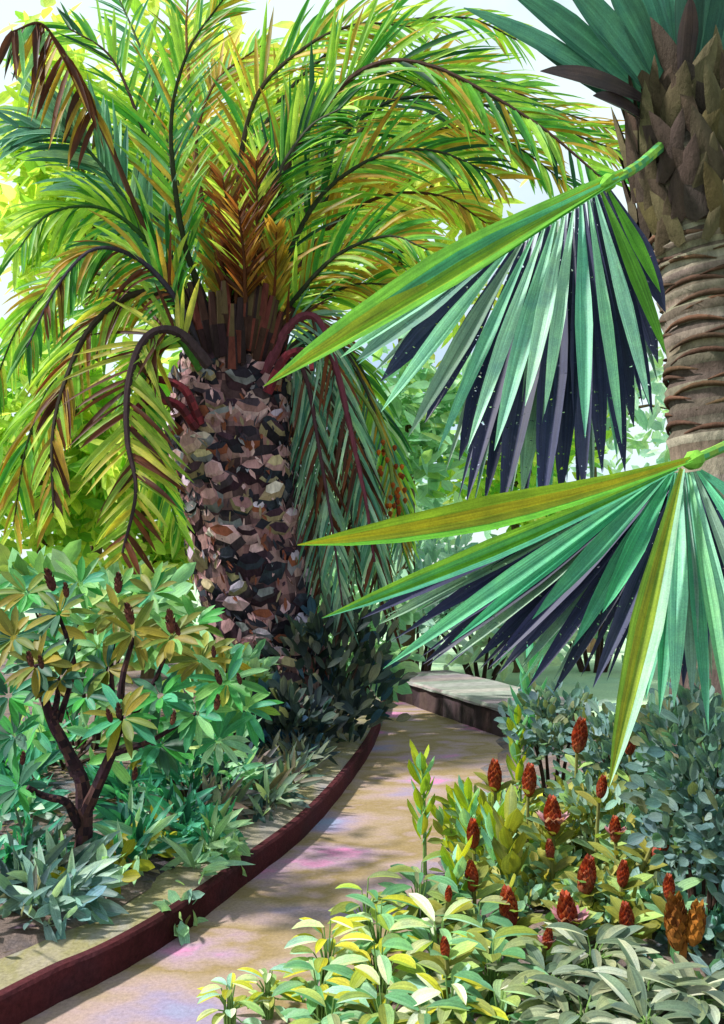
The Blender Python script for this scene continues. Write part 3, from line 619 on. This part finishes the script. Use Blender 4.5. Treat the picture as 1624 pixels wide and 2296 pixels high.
# ------------------------------------------------------------------ bushes and plants
def bush(name, label, cat, cx, cy, Y, rx, ry, n, L, W, pal, upright=.3, group=None, mat=None, ry_d=None, prof='oval', stem='#3a2a24', part_name='foliage', facing=.6, droop=.3):
    """a leafy mass: centre and half sizes in sketch units at distance Y, stems down to the soil"""
    c = U(cx, cy, Y); sx, sz = rx / F * Y, ry / F * Y; sy = ry_d or sx * .7
    gz = hgt(c.x, Y); root = thing(name, label, cat, Vector((c.x, Y, gz)), group)
    st = MB()
    for i in range(7):
        an = i * 2.4; q = Vector((math.cos(an) * sx * .55, math.sin(an) * sy * .5, 0)); top = c + q + Vector((0, 0, sz * random.uniform(-.2, .5)))
        st.tube(spline([Vector((c.x + q.x * .2, Y + q.y * .2, gz - .04)), Vector((c.x + q.x * .5, Y + q.y * .6, lerp(gz, top.z, .5))), top], 6), [.016 * Y / 5, .014 * Y / 5, .012 * Y / 5, .01 * Y / 5, .009 * Y / 5, .008 * Y / 5, .005 * Y / 5], 5, H(stem), .1)
    part(st, 'stems', M_WOOD, root)
    fl = MB(); cl = [(random.uniform(-.75, .75), random.uniform(-.7, .7), random.uniform(-.75, .75)) for _ in range(max(5, n // 26))]
    for i in range(n):
        k = random.choice(cl); v = Vector((k[0] + random.gauss(0, .24), k[1] + random.gauss(0, .24), k[2] + random.gauss(0, .24)))
        if v.length > 1.15: v = v.normalized() * random.uniform(.7, 1.1)
        p = c + Vector((v.x * sx, v.y * sy, v.z * sz))
        if p.z < gz + .02: p.z = gz + random.uniform(.02, .12)
        d = Vector((v.x + random.gauss(0, .5), v.y * .6 - .2 + random.gauss(0, .5), v.z * .5 + upright + random.gauss(0, .45)))
        fl.blade(p, d, Vector((random.gauss(0, .5), -facing, .45)), L * random.uniform(.7, 1.25), W * random.uniform(.7, 1.25), pick(pal), droop, 4, .2, prof)
    part(fl, part_name, mat or M_LEAF, root)
    return root
def bgtree(label, cx, cy, Y, rx, ry, n, L, pal, name='garden_tree', group='trees behind the palms', mat=None):
    c = U(cx, cy, Y); sx, sz = rx / F * Y, ry / F * Y; sy = min(sx, 2.2)
    root = thing(name, label, 'tree', Vector((c.x, Y, -.03)), group); st = MB()
    st.tube(spline([Vector((c.x, Y, -.1)), Vector((c.x + .1, Y, max(.4, (c.z - sz) * .6))), c - Vector((0, 0, sz * .4)), c + Vector((.1, 0, sz * .4))], 12), [lerp(.16, .03, i / 12) for i in range(13)], 8, H('#5a4a34'), .08)
    for i in range(7):
        an = i * 2.4; e = c + Vector((math.cos(an) * sx * .7, math.sin(an) * sy * .6, sz * random.uniform(-.3, .7)))
        st.tube(spline([c - Vector((0, 0, sz * random.uniform(.1, .5))), c.lerp(e, .55) + Vector((0, 0, .1)), e], 6), [.06, .05, .045, .04, .03, .02, .01], 5, H('#5a4a34'), .08)
    part(st, 'trunk', M_WOOD, root)
    fl = MB(); cl = []
    while len(cl) < 16:
        q = Vector((random.uniform(-1, 1), random.uniform(-1, 1), random.uniform(-1, 1)))
        if .35 < q.length < .95: cl.append((q, random.uniform(.16, .32)))
    for i in range(n):
        q, s_ = random.choice(cl); v = q + Vector((random.gauss(0, s_), random.gauss(0, s_), random.gauss(0, s_)))
        p = c + Vector((v.x * sx, v.y * sy, v.z * sz))
        if p.z < 0: continue
        fl.blade(p, Vector((random.gauss(0, 1), random.gauss(0, .6), random.gauss(-.1, .7))), Vector((random.gauss(0, .5), -.6, .5)), L * random.uniform(.6, 1.3), L * random.uniform(.32, .55), pick(pal), .3, 3, .15, 'oval')
    part(fl, 'crown', mat or M_BACK, root)
BL = ['#cfe05a', '#dbe86a', '#c0d850', '#b0d050', '#e2ea7c']; BY = ['#e0dc6a', '#d8d458', '#cfe05a', '#e8e088']; BG = ['#9fcc48', '#86bc40', '#b4d850', '#78b440']
bgtree('lime leaved tree behind the left fronds of the date palm', 200, 420, 13, 210, 330, 1500, .42, BL + BG[:1])
bgtree('yellow lime tree straight behind the date palm crown', 560, 400, 14.5, 260, 330, 1700, .45, BL + BY)
bgtree('golden green tree behind the right fronds of the date palm', 900, 520, 13.5, 210, 210, 1100, .4, BY + BL)
bgtree('bright green tree low at the left edge beside the drooping fronds', 90, 1000, 11, 200, 260, 1200, .34, BG + BL[:2])
bgtree('pale lime tree low behind the hanging comb frond', 330, 1080, 11.5, 190, 210, 1100, .36, BL + BG)
bgtree('cool mint green tree between the date palm trunk and the upper fan leaf', 900, 980, 12, 150, 170, 800, .34, ['#a0cca8', '#8cbf9c', '#b8dcb0', '#86b884', '#a4c878'])
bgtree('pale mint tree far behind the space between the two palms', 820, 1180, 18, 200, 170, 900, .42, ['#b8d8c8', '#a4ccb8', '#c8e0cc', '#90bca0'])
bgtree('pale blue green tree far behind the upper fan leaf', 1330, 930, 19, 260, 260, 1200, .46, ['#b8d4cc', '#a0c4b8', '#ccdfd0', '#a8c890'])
bgtree('yellow green tree glimpsed through the upper fan leaf', 1150, 1040, 15, 170, 150, 800, .36, BL + BG)
MINTB = ['#a8cfa0', '#8fc09a', '#b8d8a8', '#7fb48c', '#9ccaa0']
bush('mint_bush', 'pale mint green bush at the foot of the date palm behind the small tree', 'bush', 190, 1375, 6.7, 210, 95, 280, .26, .13, MINTB + ['#7aa860', '#a8b860'], .3, 'pale bushes', M_BACK)
bush('mint_bush', 'yellow green bush hiding the foot of the date palm trunk', 'bush', 510, 1530, 7.0, 85, 95, 210, .19, .085, MINTB + ['#a8b860', '#b8c470', '#8aa860'], .5, 'pale bushes', M_BACK, .3)
bush('mint_bush', 'turquoise grey bush low between the date palm and the low stone wall', 'bush', 930, 1330, 12.0, 170, 130, 420, .34, .12, ['#a4ccc0', '#8fbcb0', '#b8d8cc', '#7faa9c'], .4, 'pale bushes', M_BACK)
bush('mint_bush', 'pale sage bush far behind the lower fan leaf', 'bush', 1330, 1330, 15.0, 230, 130, 480, .4, .16, ['#a8ccb0', '#94bca4', '#bcd8bc', '#88b098'], .4, 'pale bushes', M_BACK)
bush('mint_bush', 'pale mint bush right of the date palm trunk', 'bush', 790, 1420, 9.4, 170, 110, 260, .3, .14, MINTB, .3, 'pale bushes', M_BACK)
bush('mint_bush', 'grey mint bush in the gap above the low stone wall', 'bush', 1080, 1420, 13.5, 200, 90, 260, .36, .16, ['#c4d8bc', '#b0ccb4', '#d0dcc4'], .3, 'pale bushes', M_BACK)
DARKL = ['#303e44', '#3a4a4a', '#485652', '#28343a', '#585e5e', '#707268']
bush('dark_shrub', 'dark grey green shrub of upright oval leaves beside the kerb bend', 'shrub', 735, 1535, 7.7, 150, 165, 780, .17, .075, DARKL + DARKL + ['#34506a'], 1.1, None, None, .45)
bush('dark_shrub', 'smaller dark shrub of oval leaves under the date palm trunk', 'shrub', 655, 1625, 7.0, 90, 95, 330, .16, .07, DARKL + ['#34506a', '#3a4452'], .9, None, None, .4)
bush('blue_plant', 'low blue leaved plant in front of the dark shrub', 'plant', 625, 1665, 6.9, 60, 55, 110, .16, .09, ['#3f6a94', '#4a7aa8', '#2f557f', '#7a9ab4'], .5)
PALE_ = ['#a8cca0', '#9cc49c', '#8fb8a4']
TEAL = ['#3a8c72', '#479c7e', '#2f7260', '#5aac8c', '#2a6058']
for cx, cy, Y, rx, ry, n, pal, lab in (
    (50, 1830, 5.4, 110, 85, 110, TEAL + LG[3:], 'dark teal fern like plant left of the forked trunk'),
    (310, 1830, 5.3, 90, 100, 110, TEAL, 'teal plant with feathery leaves right of the forked trunk'),
    (430, 1760, 5.4, 90, 90, 110, TEAL + ['#9cc4a0', '#8ab894'], 'teal plant with pale striped leaves under the shrub crown'),
    (30, 1985, 4.2, 90, 50, 60, TEAL[:3] + ['#4a5a58', '#6a8484'], 'dark teal clump at the left edge of the bed'),
    (150, 1700, 6.0, 130, 80, 110, LG + TEAL + MINTB, 'green leafy clump behind the forked trunk'),
    (520, 1700, 5.8, 60, 60, 70, ['#9cc4a0', '#b0d0b0', '#5a9a7c'], 'pale striped leaf plant at the right end of the teal clumps'),
    (60, 2110, 3.75, 90, 60, 70, ['#5a7076', '#6f8a8c', '#4a6a68', '#9ab4b4', '#7a7a74'], 'grey blue leafy clump in the bottom left corner of the bed'),
    (120, 2085, 3.7, 70, 25, 40, ['#6a8484', '#7f9c94', '#4a6a68', '#a9c0b4'], 'grey teal tuft between the small tree and the blue grey creeper'),
    (300, 1935, 4.5, 60, 45, 50, TEAL + ['#7aa894', '#a8ccb0'], 'bright teal tuft at the foot of the forked trunk'),
    (450, 1880, 5.0, 55, 40, 45, ['#5a5a5e', '#7a6a64', '#4a5a64', '#8a8a84'], 'dull grey brown tuft on the bare soil'),
    (560, 1790, 5.9, 60, 45, 50, ['#5a5a5e', '#7a6a64', '#44566a', '#8a7a78'], 'brown grey tuft close behind the verge bend'),
    (640, 1720, 6.8, 55, 40, 50, ['#4a4e4e', '#6a625a', '#3a4a5a', '#7a7a70'], 'slate grey tuft in front of the dark shrubs'),
    (20, 1890, 4.7, 70, 50, 50, TEAL + ['#8ab8a0', '#b4d0c0'], 'mint teal tuft at the left edge behind the forked trunk'),
    (600, 1830, 5.45, 45, 30, 36, ['#4a5a58', '#6a625a', '#3a5a5a', '#8aa08c'], 'dark slate tuft leaning over the far verge'),
    (500, 1905, 4.75, 50, 30, 36, TEAL[:3] + ['#5a6a54', '#7a9a6c'], 'green slate tuft halfway along the verge'),
    (690, 1745, 6.55, 45, 30, 40, ['#4a5658', '#5a5a56', '#3a4a52', '#7a8474'], 'dark grey tuft at the foot of the dark shrub by the kerb'),
    (650, 1795, 5.95, 40, 26, 34, ['#5a6660', '#6a625a', '#44605a', '#8a9a80'], 'grey green tuft on the verge just short of the dark shrub'),
    (440, 1975, 4.35, 40, 26, 28, PALE_ + ['#6f8a6c'], 'pale sage tuft on the verge near the overhanging creeper'),
    (390, 1870, 4.8, 60, 60, 55, TEAL + ['#5a8a5c'], 'single upright teal plant close to the verge')):
    bush('fern_plant', lab, 'plant', cx, cy, Y, rx, ry, int(n * 1.5), .2, .045, pal, .5, 'teal plants in the left bed', None, .4, 'lance')
PALE = ['#a8cca0', '#b4d4ac', '#9cc49c', '#8fb8a4']; OLY = ['#8f8a1e', '#a09a28', '#7c7c20', '#b0a838']
for cx, cy, Y, rx, ry, n, pal, lab in (
    (230, 2060, 3.95, 75, 40, 34, PALE + OLY[:2], 'pale leaved creeping plant at the near end of the verge'),
    (405, 2065, 3.85, 40, 45, 26, PALE, 'mint leaved creeper hanging over the kerb edge'),
    (310, 1985, 4.3, 60, 35, 28, OLY + PALE[:2], 'olive leaved creeper in the middle of the verge plants'),
    (350, 1920, 4.6, 60, 35, 30, OLY, 'yellow olive low plant below the small tree'),
    (500, 1935, 4.55, 50, 32, 28, PALE, 'pale green creeper at the far end of the verge plants'),
    (150, 2130, 3.6, 50, 35, 20, ['#7fa4ac', '#8fb4b4', '#6f98a4'], 'blue grey leaved creeper hanging over the near kerb')):
    bush('creeping_plant', lab, 'plant', cx, cy, Y, rx, ry, n, .12, .05, pal, .1, 'creeping plants along the kerb', None, .18, 'oval', '#6a6a3a')
for cx, cy, sz_, lab in ((560, 1720, .12, 'pinkish grey stone beside the dark shrub'), (470, 1850, .1, 'brown stone near the upright teal plant'), (620, 1750, .09, 'small dark stone at the verge')):
    g_ = G(cx, cy, .15); b = MB(); n0 = 0; gz = hgt(g_.x, g_.y)
    for j in range(6):
        th = j / 5 * math.pi * .62 + .02
        for k in range(10):
            an = k / 10 * math.tau; r_ = sz_ * math.sin(th) * random.uniform(.85, 1.12); b.v.append(Vector((g_.x + r_ * math.cos(an) * 1.3, g_.y + r_ * math.sin(an), gz - .02 + sz_ * .75 * (math.cos(th) + .1) * random.uniform(.92, 1.05))))
    for j in range(5):
        for k in range(10): b.face((j * 10 + k, j * 10 + 10 + k, j * 10 + 10 + (k + 1) % 10, j * 10 + (k + 1) % 10), pick(['#8a7a78', '#6f6260', '#9a8a88', '#5a5254']))
    tag(b.build('stone', M_STONE, None, Vector((g_.x, g_.y, gz))), lab, 'stone')
lt = MB()
for i in range(1500):
    y = random.uniform(2.6, 10); x = kerb_x(y) - random.uniform(.28, 2.4)
    lt.blade(Vector((x, y, hgt(x, y) + .012)), Vector((random.gauss(0, 1), random.gauss(0, 1), random.uniform(0, .25))), Vector((0, 0, 1)), random.uniform(.06, .14), random.uniform(.03, .06), pick(['#6a5648', '#4a4248', '#8a7468', '#3a4048', '#7a6a4a', '#5a4a56', '#a89a94']), .2, 2, .2, 'oval')
o = lt.build('leaf_litter', M_LEAF, None, Vector()); o['kind'] = 'stuff'; tag(o, 'brown and grey fallen leaves scattered over the left bed', 'leaf litter')

# right bed: grey shrubs behind
GREY = ['#6c8688', '#7a9496', '#5c767e', '#8aa0a0', '#62868a', '#789a98', '#747c60']
for cx, cy, Y, rx, ry, n, pal, lab in (
    (1240, 1600, 4.9, 95, 95, 140, GREY, 'grey leaved shrub at the near end of the low stone wall'),
    (1420, 1680, 4.4, 130, 130, 170, GREY, 'grey teal shrub under the tip of the lower fan leaf'),
    (1575, 1740, 3.1, 120, 250, 420, GREY + ['#6f9a8a'], 'grey teal shrub against the fan palm trunk'),
    (1540, 1880, 3.7, 140, 120, 190, GREY + ['#5f9088', '#7fb0a4'], 'dense grey green shrub at the right edge'),
    (1340, 1830, 4.0, 120, 110, 150, ['#88aaa2', '#9cc4ac', '#98984a', '#8da6a2', '#aaa45c', '#84905c'], 'grey and olive shrub among the red flower spikes'),
    (1560, 2080, 3.2, 110, 110, 150, GREY + ['#6aa096', '#5a8a84'], 'blue grey shrub behind the rust seed head'),
    (1200, 1990, 3.7, 130, 100, 150, ['#7c9c84', '#9cc4ac', '#98984a', '#74906a', '#aaa45c', '#b4b068'], 'sage and olive plant in the middle of the planting bed'),
    (1370, 2020, 3.4, 110, 90, 120, ['#88aaa2', '#9cc4ac', '#98984a', '#aaa45c', '#84905c'], 'sage shrub below the grey and olive shrub')):
    bush('grey_shrub', lab, 'shrub', cx, cy + 25, Y + .35, rx, ry * .85, int(n * 3.4), .085, .042, pal, .7, 'grey shrubs in the right bed', None, .3)
# upright leafy spikes
def stalk_plant(label, x, y0, y1, Y, pal, n=16, L=.15, W=.055, group='upright leafy stalks beside the path', name='leafy_stalk'):
    t_, b_ = U(x, y0, Y), U(x, y1, Y); gz = hgt(b_.x, Y); root = thing(name, label, 'plant', Vector((b_.x, Y, gz)), group)
    sm = MB(); sp = spline([Vector((b_.x + .02, Y, gz - .03)), (t_ + b_) / 2 + Vector((.015, 0, 0)), t_], 10); sm.tube(sp, [lerp(.012, .005, i / 10) for i in range(11)], 6, H('#6a8a4a'), .05); part(sm, 'stem', M_RACHIS, root)
    lm = MB()
    for i in range(n):
        t = (i + .5) / n; p = b_.lerp(t_, t); an = i * 2.4; o = Vector((math.cos(an), math.sin(an), 0))
        lm.blade(p, o * .55 + Vector((0, 0, 1)), o + Vector((0, -.5, 0)), L * random.uniform(.8, 1.25), W * random.uniform(.8, 1.2), pick(pal), -.1, 4, .25, 'oval', col2=pick(pal))
    part(lm, 'leaves', M_LEAF, root); return root
YG = ['#b4bc2c', '#a8b83a', '#c6c83c', '#8fae3c']; AQ = ['#8ccab0', '#9cd4bc', '#7ab8a0', '#a8d8b8']
stalk_plant('tall aqua and yellow leafy stalk standing nearest the path', 945, 1700, 1900, 4.6, AQ + YG, 18)
stalk_plant('broad yellow and aqua leafy stalk beside the first red flower spike', 1050, 1790, 1920, 4.3, AQ + YG, 16)
stalk_plant('yellow green leafy stalk in front of the wall end', 1160, 1620, 1780, 5.2, YG + AQ[:1], 16)
stalk_plant('narrow teal leafy stalk rising past the wall slab', 1185, 1480, 1700, 5.3, ['#5aa684', '#6fb590', '#4a9a78'], 12, .22, .045)
stalk_plant('short yellow leafy stalk between two red flower spikes', 1110, 1830, 1950, 4.1, YG + AQ, 14)
stalk_plant('olive leafy stalk with rounded leaves in front of the sage plant', 1140, 1850, 1990, 3.9, ['#8a8a34', '#9a9a3c', '#7c8240'], 12, .17, .08)
stalk_plant('yellow green leafy stalk low behind the broad leaved plants', 1020, 1940, 2080, 3.8, YG + AQ, 14)
bush('yellow_bush', 'loose yellow green bush around the red spikes beside the path', 'bush', 1110, 1880, 4.75, 120, 105, 420, .1, .042, YG + ['#98984a', '#aab45c', '#8cb08c', '#9cc4ac', '#84905c'], .7, 'yellow green bushes in the right bed')
bush('yellow_bush', 'olive and yellow bush between the round red bud and the sage plant', 'bush', 1290, 1915, 4.25, 110, 85, 300, .095, .04, ['#98984a', '#aaa45c', '#8a8a34', '#9cb08c', '#88aaa2'], .7, 'yellow green bushes in the right bed')
# red flower spikes
RED = ['#ac4a34', '#bc543a', '#964030', '#b8664a', '#ac5c50', '#8c4238']
def red_spike(label, x, y, Y, L, pal=RED, lean=0., pink=False):
    L *= .82; c = U(x, y, Y); gz = hgt(c.x, Y); root = thing('flower_spike', label, 'flower', Vector((c.x - lean * .2, Y, gz)), 'red flower spikes in the right bed')
    sm = MB(); sm.tube(spline([Vector((c.x - lean * .2, Y, gz - .03)), Vector((c.x - lean * .1, Y, lerp(gz, c.z, .5))), c], 8), [.009] * 9, 6, H('#6a6a3a'), .05); part(sm, 'stem', M_RACHIS, root)
    fm = MB(); fm.scaly(c - Vector((0, 0, L * .5)), Vector((lean, -.1, 1)), L, L * .3, pal, 80); part(fm, 'flower_head', M_LEAF, root)
    lm = MB()
    for i in range(9):
        t = random.uniform(.25, .9); p = Vector((c.x - lean * .2, Y, gz)).lerp(c, t); an = i * 2.4; o = Vector((math.cos(an), math.sin(an), 0))
        lm.blade(p, o + Vector((0, 0, .7)), Vector((0, -.4, 1)), random.uniform(.1, .17), .05, pick(['#8a8a44', '#7ca07a', '#a0b86a', '#7c7c34']), .5, 4, .2, 'oval')
    part(lm, 'leaves', M_LEAF, root)
    if pink:
        pm = MB()
        for i in range(12):
            an = i * 2.4; o = Vector((math.cos(an), math.sin(an), 0)); pm.blade(c - Vector((0, 0, L * .3)), o + Vector((0, 0, .9)), o, L * .6, L * .3, pick(['#c98a9a', '#b87a88', '#d49cac']), .1, 3, .25, 'oval')
        part(pm, 'pink_petals', M_LEAF, root)
for a in ((1110, 1740, 4.6, .2, 'slim red spike farthest left in front of the wall end'), (1185, 1750, 4.5, .2, 'red spike right of the slim one below the yellow stalk'),
          (1240, 1830, 4.1, .22, 'bright red spike in the centre of the upper bed', 'p'), (1295, 1650, 4.6, .22, 'dark red spike left of the hanging yellow fan blade'),
          (1062, 1870, 4.2, .17, 'dark red spike between the two yellow stalks'), (1310, 1965, 3.6, .2, 'tall red spike in the middle of the right bed'),
          (1145, 2035, 3.5, .2, 'tapering red spike above the broad yellow leaves'), (1278, 2050, 3.4, .21, 'broad red spike above the silver leaves', 'p'),
          (1410, 2060, 3.3, .15, 'stout round red bud on the right of the bed'), (1380, 1860, 3.9, .14, 'red bud wrapped in pink petals', 'p'),
          (1060, 1965, 3.8, .16, 'brownish red spike behind the broad leaved plants'), (1005, 2005, 3.5, .08, 'small red bud at the path edge'), (1000, 2125, 3.0, .09, 'small red bud amid the broad yellow leaves'),
          (1465, 1890, 3.8, .16, 'leaning rust red spike before the dense grey shrub'), (1425, 1545, 4.6, .22, 'dark red spike hidden between the hanging fan blades'), (1485, 1600, 4.3, .15, 'rust bud under the lower fan leaf'), (1412, 1660, 4.4, .18, 'rust spike right of the hanging yellow fan blade'), (1345, 1765, 4.05, .13, 'small rust spike between the pink wrapped bud and the hanging yellow blade'), (1500, 1990, 3.3, .12, 'lone brick red spike before the grey shrub above the rust seed head'), (1225, 2105, 3.15, .1, 'short brick red spike low between the broad leaves and the silver leaves', 'p'), (1395, 1960, 3.5, .13, 'brick red spike above the stout round bud'), (1235, 1905, 3.9, .11, 'small dark red bud under the bright red spike'), (1570, 1610, 4.0, .1, 'tiny rust bud near the fan palm trunk')):
    red_spike(a[4], a[0], a[1], a[2], a[3], RED, random.uniform(-.15, .15) if a[0] != 1465 else .6, len(a) > 5)
# rust seed head with two points
c = U(1540, 2090, 2.95); gz = hgt(c.x, 2.95); root = thing('seed_head', 'rust orange two pointed seed head on a thick stalk', 'flower', Vector((c.x, 2.95, gz)))
b = MB(); b.tube([Vector((c.x, 2.95, gz - .03)), U(1530, 2150, 2.95), U(1535, 2110, 2.95)], [.016, .014, .012], 7, H('#7a4a1c'), .1); part(b, 'stem', M_RACHIS, root)
b = MB(); b.scaly(U(1520, 2130, 2.95), Vector((-.05, 0, 1)), .19, .05, ['#74461c', '#86541e', '#5c3416'], 50); b.scaly(U(1552, 2120, 2.93), Vector((.15, 0, 1)), .15, .042, ['#74461c', '#8a581e', '#946428'], 40); part(b, 'seed_spikes', M_BUD, root)
# broad-leaved plants in the front
def broad_plant(label, x, y, Y, n, L, W, pal, name='broad_leaf_plant', group='broad leaved plants edging the path', mat=None, lift=.35, cat='plant', prof='oval'):
    c = U(x, y, Y); gz = hgt(c.x, Y); z0 = min(c.z, gz + .3); root = thing(name, label, cat, Vector((c.x, Y, gz)), group)
    sm = MB(); lm = MB()
    n = int(n * 1.9); L *= .8; W *= .74
    for i in range(n):
        an = i * 2.39996 + random.uniform(-.3, .3); o = Vector((math.cos(an), math.sin(an) * .8 - .15, 0)); t = math.sqrt((i + .5) / n)
        hub = Vector((c.x, Y, gz)); p = hub + o * (L * .55 * t) + Vector((0, 0, max(.03, (z0 - gz)) * (1.2 - .95 * t * random.uniform(.6, 1.1)) + random.uniform(-.02, .03)))
        sm.tube([hub + o * .015 - Vector((0, 0, .02)), hub.lerp(p, .5) + Vector((0, 0, .04)), p], [.0045, .0035, .0025], 5, H('#6a8a4a'))
        lm.blade(p, o + Vector((0, 0, lift * random.uniform(.2, 1.6))), Vector((0, -.25, 1)) - o * .3, L * random.uniform(.6, 1.15), W * random.uniform(.6, 1.1), pick(pal), .8, 6, .22, prof, col2=pick(pal))
    part(sm, 'stems', M_RACHIS, root); part(lm, 'leaves', mat or M_LEAF, root)
BR1 = ['#9aae44', '#b8b43c', '#74a874', '#86b080', '#5a8f62', '#b4cc9c']; BR2 = ['#64946c', '#5a8a60', '#7ea884', '#7c863e', '#98ac5c', '#8c9468']; BR3 = ['#c8c03e', '#b0ac30', '#c4cc9c', '#8cac6c', '#a0c8b4', '#d8dcc0', '#98a050']
for a in ((515, 2200, 2.98, 9, .13, .05, BR3, 'small pale leaved plant lowest at the path edge left'), (600, 2185, 3.1, 11, .14, .055, BR3 + ['#e0e4c0'], 'pale yellow plant next to the lowest one on the path edge'),
          (735, 2085, 3.25, 12, .17, .07, BR3, 'lemon and aqua plant jutting farthest into the path'), (715, 2180, 3.05, 11, .17, .07, BR1, 'green and lemon plant below the jutting one'),
          (850, 2040, 3.4, 13, .19, .085, BR1, 'yellow green plant above the lemon ones'), (850, 2130, 3.1, 13, .2, .09, BR3 + BR1, 'bright lemon broad leaved plant in the front middle'),
          (940, 1950, 3.8, 12, .2, .09, BR2, 'deep green broad leaved plant under the tall stalk'), (985, 2065, 3.3, 14, .22, .08, BR1 + BR3, 'long yellow leaved plant in the front middle'),
          (860, 2230, 2.85, 12, .2, .085, BR3 + BR2, 'yellow leaved plant at the bottom edge of the bed'), (1010, 2200, 2.85, 13, .2, .08, BR3 + BR2 + ['#e6e8d0'], 'plant with white edged yellow leaves at the bottom'),
          (1100, 2130, 3.05, 13, .2, .09, BR2, 'mid green plant beside the white edged one'), (740, 2260, 2.85, 10, .18, .08, BR2 + BR1, 'green plant at the bottom left of the bed'),
          (1070, 2030, 3.5, 12, .19, .085, BR2, 'dull green plant behind the long yellow leaved one'), (950, 2270, 2.75, 12, .18, .08, BR2 + ['#8c8c3c'], 'olive green plant at the very bottom'), (1120, 2230, 2.8, 12, .19, .08, BR2 + ['#a8c48c'], 'sage green plant next to the silver leaves'), (820, 1985, 3.7, 10, .17, .07, BR2 + BR1[:2], 'small green plant farthest up the path edge')):
    broad_plant(a[7], *a[:7])
SIL = ['#767f62', '#8a8f72', '#667058', '#b0b49c', '#5a6a58', '#6e7a5e', '#70806c']
for a in ((1230, 2180, 2.95, 16, .21, .07, 'silver leaved plant left in the row at the bottom right'), (1330, 2120, 3.1, 16, .22, .07, 'silver leaved plant under the broad red spike'), (1450, 2200, 2.85, 18, .23, .08, 'large silver leaved plant beside the rust seed head'), (1310, 2250, 2.75, 14, .2, .07, 'white tipped silver plant at the bottom edge'), (1570, 2220, 2.8, 16, .22, .08, 'silver leaved plant in the bottom right corner'), (1450, 2280, 2.65, 14, .2, .075, 'grey silver plant lowest at the bottom right')):
    broad_plant(a[6], a[0], a[1], a[2], a[3], a[4], a[5], SIL, 'silver_plant', 'silver leaved plants at the bottom right', M_SILVER, .5, 'plant', 'broad')
gc = MB()
for i in range(1500):
    y = random.uniform(2.5, 6.5); x = path_r(y) + random.uniform(.02, 2.2)
    gc.blade(Vector((x, y, hgt(x, y) + .01)), Vector((random.gauss(0, .8), random.gauss(-.2, .8), random.uniform(.2, 1.2))), Vector((0, -.4, 1)), random.uniform(.06, .14), random.uniform(.03, .06), pick(BR2 + GREY + ['#4a6a58', '#5a7a5c']), .4, 3, .2, 'oval')
o = gc.build('ground_cover', M_LEAF, None, Vector()); o['kind'] = 'stuff'; tag(o, 'small grey green ground cover filling the right bed', 'ground cover')
